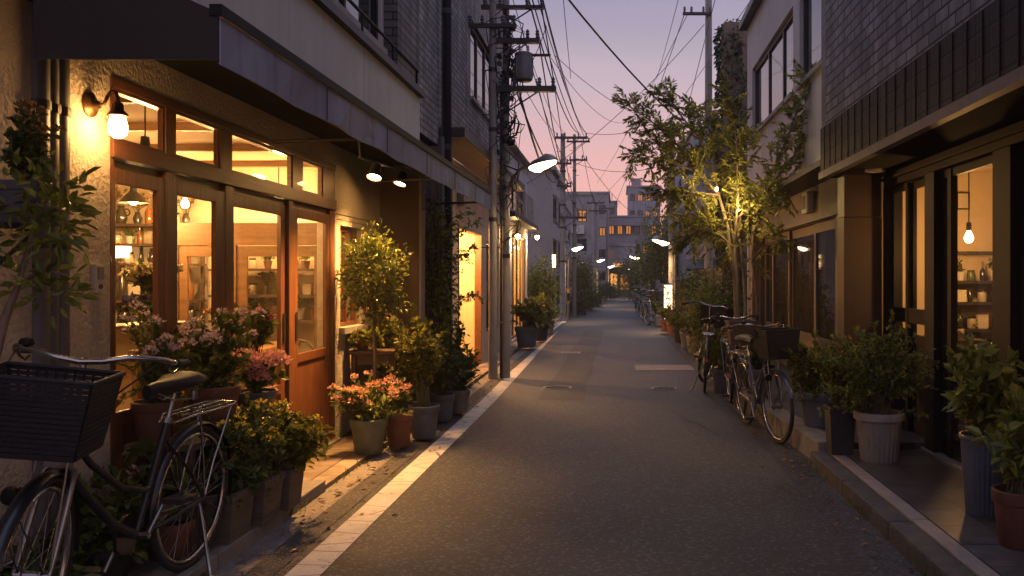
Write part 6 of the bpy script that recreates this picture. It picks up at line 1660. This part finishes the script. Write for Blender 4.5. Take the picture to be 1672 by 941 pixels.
# ================================================================ bicycles
def bicycle(label, basket='basket_dark', paint='bike_paint', steer=0.0, bk_w=1.0, kick=True, rack=True, reflector=False, spokes=28):
    """City bicycle, rear hub at the origin's y, heading +y; front assembly turned by steer radians."""
    t = thing('bicycle', label, 'bicycle', (0, 0, 0), 'parked bicycles')
    A0, AX = Vector((0, .86, .92)), Vector((0, -.27, .96)).normalized()
    Rm = Matrix.Translation(A0) @ Matrix.Rotation(steer, 4, AX) @ Matrix.Translation(-A0)
    S = lambda p: Rm @ Vector(p)

    def turn(mb): mb.v = [tuple(S(p)) for p in mb.v]; return mb

    def wheel(y, front):
        tf = turn if front else (lambda q: q)
        c = (0, y, .34)
        m = MB(); m.torus(c, .323, .017, (1, 0, 0), 56, 8); w = tf(m).build('wheel', 'rubber', t, smooth=80)
        m = MB(); m.torus(c, .298, .011, (1, 0, 0), 56, 8, sq=1.2); tf(m).build('rim', 'chrome', w, smooth=80)
        m = MB()
        for k in range(spokes):
            a = 2 * PI * k / spokes; b = a + (.55 if (k // 2) % 2 else -.55); s = .028 if k % 2 else -.028
            m.tube([(s, y + .022 * math.cos(b), .34 + .022 * math.sin(b)), (s * .1, y + .292 * math.cos(a), .34 + .292 * math.sin(a))], .0013, 4, cap=False)
        tf(m).build('spokes', 'steel', w, recalc=False)
        m = MB(); m.lathe([(.012, -.055), (.012, -.036), (.026, -.034), (.026, -.028), (.016, -.024), (.016, .024), (.026, .028), (.026, .034), (.012, .036), (.012, .055)], c, 14, axis=(1, 0, 0)); tf(m).build('hub', 'steel', w, smooth=40)
        # mudguard
        m = MB(); a0, a1 = (R(20), R(185)) if front else (R(-8), R(195))
        n = 30; vs, fs = [], []
        for i in range(n + 1):
            a = a0 + (a1 - a0) * i / n
            for (dx, rr) in ((-.026, .346), (-.015, .356), (0, .360), (.015, .356), (.026, .346), (.013, .353), (0, .357), (-.013, .353)):
                vs.append((dx, y + rr * math.cos(a), .34 + rr * math.sin(a)))
        for i in range(n):
            for q in range(8): fs.append((i * 8 + q, i * 8 + (q + 1) % 8, (i + 1) * 8 + (q + 1) % 8, (i + 1) * 8 + q))
        m.add(vs, fs)
        for sx_ in (-.03, .03): aa = a1 - .5 if not front else a0 + .5; m.tube([(sx_ * 1.3, y, .34), (sx_, y + .35 * math.cos(aa), .34 + .35 * math.sin(aa))], .003, 5)
        tf(m).build('mudguard', paint, t, smooth=50)
    wheel(0, False); wheel(1.08, True)
    m = MB()
    m.tube([(0, .93, .70), (0, .80, .56), (0, .60, .38), (0, .44, .29)], .019, 10)                      # down tube
    m.tube([(0, .90, .80), (0, .76, .66), (0, .56, .52), (0, .40, .47), (0, .335, .475)], .014, 10)       # lower top tube
    m.tube([(0, .44, .29), (0, .24, .74)], .016, 10); m.tube([(0, .935, .68), (0, .865, .93)], .02, 10)
    for s in (-1, 1):
        m.tube([(s * .018, .44, .29), (s * .04, .3, .30), (s * .058, 0, .34)], .009, 8); m.tube([(s * .014, .27, .66), (s * .045, .12, .50), (s * .058, 0, .34)], .0075, 8)
    m.build('frame', paint, t, smooth=60)
    m = MB()
    for s in (-1, 1): m.tube([(s * .02, .935, .705), (s * .05, .95, .68), (s * .052, .985, .56), (s * .055, 1.05, .40), (s * .056, 1.08, .34)], [.012, .013, .012, .010, .008], 8)
    m.box(-.05, .05, .93, .96, .69, .715); turn(m).build('fork', paint if paint != 'bike_paint' else 'steel', t, smooth=50)
    m = MB()
    m.tube([(0, .865, .93), (0, .845, 1.08), (0, .875, 1.07)], .012, 10)
    m.tube([(-.29, .60, 1.06), (-.285, .70, 1.07), (-.25, .80, 1.095), (-.16, .875, 1.10), (-.08, .885, 1.08), (0, .88, 1.07), (.08, .885, 1.08), (.16, .875, 1.10), (.25, .80, 1.095), (.285, .70, 1.07), (.29, .60, 1.06)], .0115, 10)
    turn(m).build('handlebar', 'chrome', t, smooth=60)
    for s in (-1, 1):
        m = MB(); m.tube([(s * .292, .575, 1.058), (s * .290, .585, 1.058), (s * .286, .70, 1.07)], [.018, .0175, .016], 12); turn(m).build('grip', 'rubber', t, smooth=60)
        m = MB(); m.tube([(s * .27, .745, 1.08), (s * .262, .73,  1.05), (s * .268, .66, 1.025), (s * .275, .61, 1.035)], [.009, .006, .005, .005], 6); turn(m).build('brake_lever', 'chrome', t, smooth=60)
    m = MB(); m.lathe([(.026, 0), (.027, .008), (.02, .02), (.0001, .026)], (.2, .84, 1.112), 14); turn(m).build('bell', 'metal_black', t, smooth=40)
    m = MB(); m.tube([(.25, .8, 1.08), (.2, .98,  1.05), (.07, 1.0, .86), (.03, .95, .72)], .0035, 5); m.tube([(-.25, .8, 1.08), (-.18, .99, .99), (-.05, .98, .84), (-.03, .9, .72)], .0035, 5); turn(m).build('brake_cable', 'cable', t, smooth=60)
    # saddle
    vs, fs = [], []; prof = [(.33, .020, .0), (.28, .026, .006), (.20, .042, .008), (.12, .085, .012), (.05, .105, .022), (.0, .09, .026), (-.02, .05, .022)]
    k = 12
    for (yy, hw, up) in prof:
        for q in range(k):
            a = 2 * PI * q / k; vs.append((hw * math.cos(a), yy + .08, .895 + up + (.028 * math.sin(a) if math.sin(a) > 0 else .045 * math.sin(a) * (1 - .3 * abs(math.cos(a))))))
    for i in range(len(prof) - 1):
        for q in range(k): fs.append((i * k + q, i * k + (q + 1) % k, (i + 1) * k + (q + 1) % k, (i + 1) * k + q))
    fs.append(tuple(range(k))); fs.append(tuple(range((len(prof) - 1) * k, len(prof) * k)))
    m = MB(); m.add(vs, fs); sd = m.build('saddle', 'saddle', t, smooth=70)
    m = MB()
    for s in (-.03, .03): m.lathe([(.016, 0), (.018, .005), (.014, .015), (.018, .025), (.014, .035), (.016, .045)], (s * 1.6, .12, .825), 10)
    m.tube([(-.02, .36, .88), (-.025, .24, .835), (-.05, .12, .835)], .004, 6); m.tube([(.02, .36, .88), (.025, .24, .835), (.05, .12, .835)], .004, 6); m.build('springs', 'steel', sd, smooth=50)
    m = MB(); m.tube([(0, .245, .73), (0, .2, .86)], .012, 10); m.build('seat_post', 'chrome', t, smooth=60)
    m = MB(); m.lathe([(.02, -.012), (.02, .012)], (0, .241, .742), 12, axis=(0, -.4, .9), close=True); m.build('seat_clamp', 'steel', t)
    if rack:
        m = MB(); z = .755
        m.tube([(-.03, .25, z - .02), (-.07, .16, z), (-.075, -.22, z), (-.05, -.29, z), (.05, -.29, z), (.075, -.22, z), (.07, .16, z), (.03, .25, z - .02)], .0055, 7)
        for k in range(4): m.tube([(-.073, .1 - k * .1, z), (.073, .1 - k * .1, z)], .0045, 6)
        for s in (-.025, .025): m.tube([(s, .16, z), (s, -.28, z)], .004, 6)
        for s in (-1, 1): m.tube([(s * .074, -.2, z), (s * .066, -.06, .5), (s * .062, 0, .345)], .005, 6); m.tube([(s * .074, .1, z), (s * .066, .03, .5), (s * .062, 0, .345)], .005, 6)
        m.build('rack', 'chrome', t, smooth=60)
    # basket: woven strips with a wire rim
    m = MB(); y0, y1, z0, z1 = 1.00, 1.31, .79, 1.06; wt, wb, dt, db = .205 * bk_w, .165 * bk_w, 0, .03
    y1 -= (1 - bk_w) * .2; z0 += (1 - bk_w) * .05
    rows = 15
    for r_ in range(rows):
        f0 = r_ / rows; f1 = f0 + .82 / rows
        def ring(f): w_ = wb + (wt - wb) * f; i_ = db * (1 - f); return (w_, y0 + i_ * .4, y1 - i_, z0 + (z1 - z0) * f)
        wa, ya, yb, za = ring(f0); wb2, ya2, yb2, za2 = ring(f1); th = .005
        for s in (-1, 1):
            m.hexa([(s * wa, ya, za), (s * (wa + th), ya, za), (s * (wa + th), yb, za), (s * wa, yb, za), (s * wb2, ya2, za2), (s * (wb2 + th), ya2, za2), (s * (wb2 + th), yb2, za2), (s * wb2, yb2, za2)])
        for yy, yy2, o in ((ya, ya2, -th), (yb, yb2, th)):
            m.hexa([(-wa, yy, za), (wa, yy, za), (wa, yy + o, za), (-wa, yy + o, za), (-wb2, yy2, za2), (wb2, yy2, za2), (wb2, yy2 + o, za2), (-wb2, yy2 + o, za2)])
    for k in range(13):
        u = -1 + 2 * k / 12
        for yy0, yy1 in ((y0 + db * .4, y0), (y1 - db, y1)): m.tube([(u * wb, yy0, z0), (u * wt, yy1, z1)], .005, 4)
    for k in range(9):
        v = k / 8
        for s in (-1, 1): m.tube([(s * wb, y0 + .012 + (y1 - db - y0 - .012) * v, z0), (s * wt, y0 + (y1 - y0) * v, z1)], .005, 4)
    m.box(-wb, wb, y0 + .012, y1 - db, z0 - .006, z0)
    bk = turn(m).build('basket', basket, t)
    m = MB(); m.tube([(-wt - .004, y0, z1), (wt + .004, y0, z1), (wt + .004, y1, z1), (-wt - .004, y1, z1), (-wt - .004, y0, z1)], .009, 6); turn(m).build('basket_rim', basket, bk)
    m = MB(); m.tube([(-.05, 1.02, .78), (-.056, 1.08, .34)], .004, 6); m.tube([(.05, 1.02, .78), (.056, 1.08, .34)], .004, 6); m.box(-.03, .03, .9, 1.02, .772, .782); turn(m).build('basket_stay', 'steel', bk)
    m = MB(); m.lathe([(.03, 0), (.035, .03), (.028, .05), (.0001, .055)], (.085, 1.07, .62), 14, axis=(0, 1, 0)); turn(m).build('headlight', 'metal_black', t, smooth=40)
    # crank, chain case, pedals, kickstand
    m = MB(); m.hexa([(.03, .52, .24), (.045, .52, .24), (.045, .52, .36), (.03, .52, .36), (.03, -.04, .31), (.045, -.04, .31), (.045, -.04, .37), (.03, -.04, .37)]); m.lathe([(.085, 0), (.085, .014)], (.031, .44, .29), 20, axis=(1, 0, 0), close=True); m.build('chain_case', paint, t, smooth=40)
    m = MB(); m.tube([(.06, .44, .29), (.065, .54, .16)], .009, 7); m.tube([(-.05, .44, .29), (-.065, .34, .42)], .009, 7); m.tube([(-.06, .44, .29), (.06, .44, .29)], .014, 8); m.build('crank', 'steel', t, smooth=60)
    for x, y, z in ((.115, .54, .16), (-.115, .34, .42)):
        m = MB(); m.box(x - .045, x + .045, y - .035, y + .035, z - .012, z + .012); m.build('pedal', 'rubber', t, bevel=.004)
    m = MB(); m.tube([(-.05, .02, .32), (-.10, .06, .2), (-.16, .10, .004), (-.2, .10, .004)], .008, 7) if kick else None; m.build('kickstand', 'steel', t, smooth=60)
    m = MB(); m.lathe([(.022, 0), (.022, .008), (.018, .012), (.0001, .013)], (0, -.358, .44), 14, axis=(0, -1, 0)); m.build('reflector', 'red_plastic', t, smooth=40)
    return t


def put(o, x, y, z, rz, lean=0.0, sc=1.0):
    o.rotation_mode = 'XYZ'; o.location = (x, y, z); o.rotation_euler = (0, lean, rz); o.scale = (sc, sc, sc)


b1 = bicycle('black city bicycle with dark woven basket and rear rack parked by the rough wall', steer=R(15), bk_w=.9); put(b1, -2.05, 4.08, .072, PI - R(2), R(-3))
b2 = bicycle('bicycle with a black basket, front wheel turned, parked before the brown doors', paint='bike_blue', steer=R(8), bk_w=.8); put(b2, 1.28, 8.55, .0, PI + R(7), R(4), .95)
b3 = bicycle('bicycle with a brown wicker basket parked close behind the black basket one', basket='basket_brown', paint='bike_brown', steer=R(4), bk_w=.7); put(b3, 1.31, 10.05, .0, PI + R(-1), R(2), .95)
b4 = bicycle('lone bicycle seen from behind with a red reflector near the ivy bush', steer=R(-20)); put(b4, 1.09, 10.9, .0, R(-6), R(4))
index_children()
for i, (x, y, rz, lb) in enumerate(((wx(1052, 26.5), 26.5, 200, 'bicycle parked along the low garden wall, nearest of the distant row'), (wx(1045, 29.5), 29.5, 195, 'second bicycle of the distant row by the low garden wall'), (wx(1040, 33), 33, 205, 'third bicycle of the distant row'), (wx(1037, 37), 37, 190, 'fourth bicycle of the distant row under the dark tree'), (wx(1035, 41), 41, 190, 'farthest bicycle of the distant row'))):
    c = copy_tree(b3 if i % 2 else b2); put(c, x + .12, y, .0 if i else 0, R(rz), R(3)); c['label'] = lb

# ================================================================ evening air
m = bpy.data.materials.new('haze_air'); m.use_nodes = True; nt_h = m.node_tree; nt_h.nodes.clear()
o_ = nt_h.nodes.new('ShaderNodeOutputMaterial'); v_ = nt_h.nodes.new('ShaderNodeVolumePrincipled'); v_.inputs['Color'].default_value = (.9, .88, .92, 1); v_.inputs['Density'].default_value = .0014; v_.inputs['Anisotropy'].default_value = .5
nt_h.links.new(v_.outputs[0], o_.inputs['Volume']); MATS['haze_air'] = m
mb = MB(); mb.box(-134, 134, -44, 194, -1.05, 13.5); hz_ = mb.build('haze', 'haze_air', None); tag(hz_, kind='stuff')

# ================================================================ sky, camera, render settings
wd = bpy.data.worlds.new('World'); SC.world = wd; wd.use_nodes = True
nt = wd.node_tree; N = nt.nodes; L = nt.links; N.clear()
out = N.new('ShaderNodeOutputWorld'); bg = N.new('ShaderNodeBackground')
tc = N.new('ShaderNodeTexCoord'); sp = N.new('ShaderNodeSeparateXYZ'); L.new(tc.outputs['Generated'], sp.inputs[0])
ramp = N.new('ShaderNodeValToRGB'); cr = ramp.color_ramp
stops = [(0.0, (.88, .41, .27)), (.07, (.96, .47, .37)), (.14, (.82, .46, .44)), (.21, (.56, .44, .50)), (.31, (.325, .305, .425)), (.42, (.37, .375, .55)), (.6, (.64, .66, .97)), (1.0, (.68, .71, 1.05))]
cr.elements[0].position, cr.elements[0].color = stops[0][0], c4(stops[0][1])
cr.elements[1].position, cr.elements[1].color = stops[-1][0], c4(stops[-1][1])
for p_, c_ in stops[1:-1]: e_ = cr.elements.new(p_); e_.color = c4(c_)
# faint haze bands
nz = N.new('ShaderNodeTexNoise'); nz.inputs['Scale'].default_value = 2.2; nz.inputs['Detail'].default_value = 5
mpn = N.new('ShaderNodeMapping'); mpn.inputs['Scale'].default_value = (1, 1, 7); L.new(tc.outputs['Generated'], mpn.inputs[0]); L.new(mpn.outputs[0], nz.inputs['Vector'])
ad = N.new('ShaderNodeMath'); ad.operation = 'MULTIPLY_ADD'; ad.inputs[1].default_value = .075; L.new(nz.outputs['Fac'], ad.inputs[0])
sb_ = N.new('ShaderNodeMath'); sb_.operation = 'SUBTRACT'; sb_.inputs[1].default_value = .037; L.new(sp.outputs['Z'], sb_.inputs[0]); L.new(sb_.outputs[0], ad.inputs[2])
L.new(ad.outputs[0], ramp.inputs['Fac'])
sky = N.new('ShaderNodeTexSky'); sky.sky_type = 'NISHITA'; sky.sun_disc = False; sky.sun_elevation = R(.5); sky.sun_rotation = R(0)
mx = N.new('ShaderNodeMix'); mx.data_type = 'RGBA'; mx.blend_type = 'ADD'; mx.inputs['Factor'].default_value = .004
L.new(ramp.outputs['Color'], mx.inputs['A']); L.new(sky.outputs['Color'], mx.inputs['B'])
L.new(mx.outputs['Result'], bg.inputs['Color']); bg.inputs['Strength'].default_value = 1.0
L.new(bg.outputs[0], out.inputs[0])

cam = bpy.data.cameras.new('camera'); co = bpy.data.objects.new('camera', cam); COL.objects.link(co)
co.location = (0, 0, HC); co.rotation_euler = (R(90), 0, 0)
cam.sensor_width = 36; cam.lens = 36 * F / 1672
cam.shift_x = -(CX - 836) / 1672; cam.shift_y = -(470.5 - CY) / 1672
cam.clip_start = .05; cam.clip_end = 600
SC.camera = co
SC.render.engine = 'CYCLES'
cy = SC.cycles
cy.use_denoising = True
try: cy.denoiser = 'OPENIMAGEDENOISE'
except Exception: pass
cy.use_adaptive_sampling = True; cy.adaptive_threshold = .015
cy.max_bounces = 8; cy.diffuse_bounces = 4; cy.glossy_bounces = 4; cy.transmission_bounces = 6; cy.transparent_max_bounces = 16
cy.sample_clamp_indirect = 4; cy.caustics_reflective = False; cy.caustics_refractive = False
cy.use_light_tree = True
vs_ = SC.view_settings
vs_.view_transform = 'Standard'; vs_.look = 'None'; vs_.exposure = .12; vs_.gamma = 1; vs_.use_curve_mapping = False
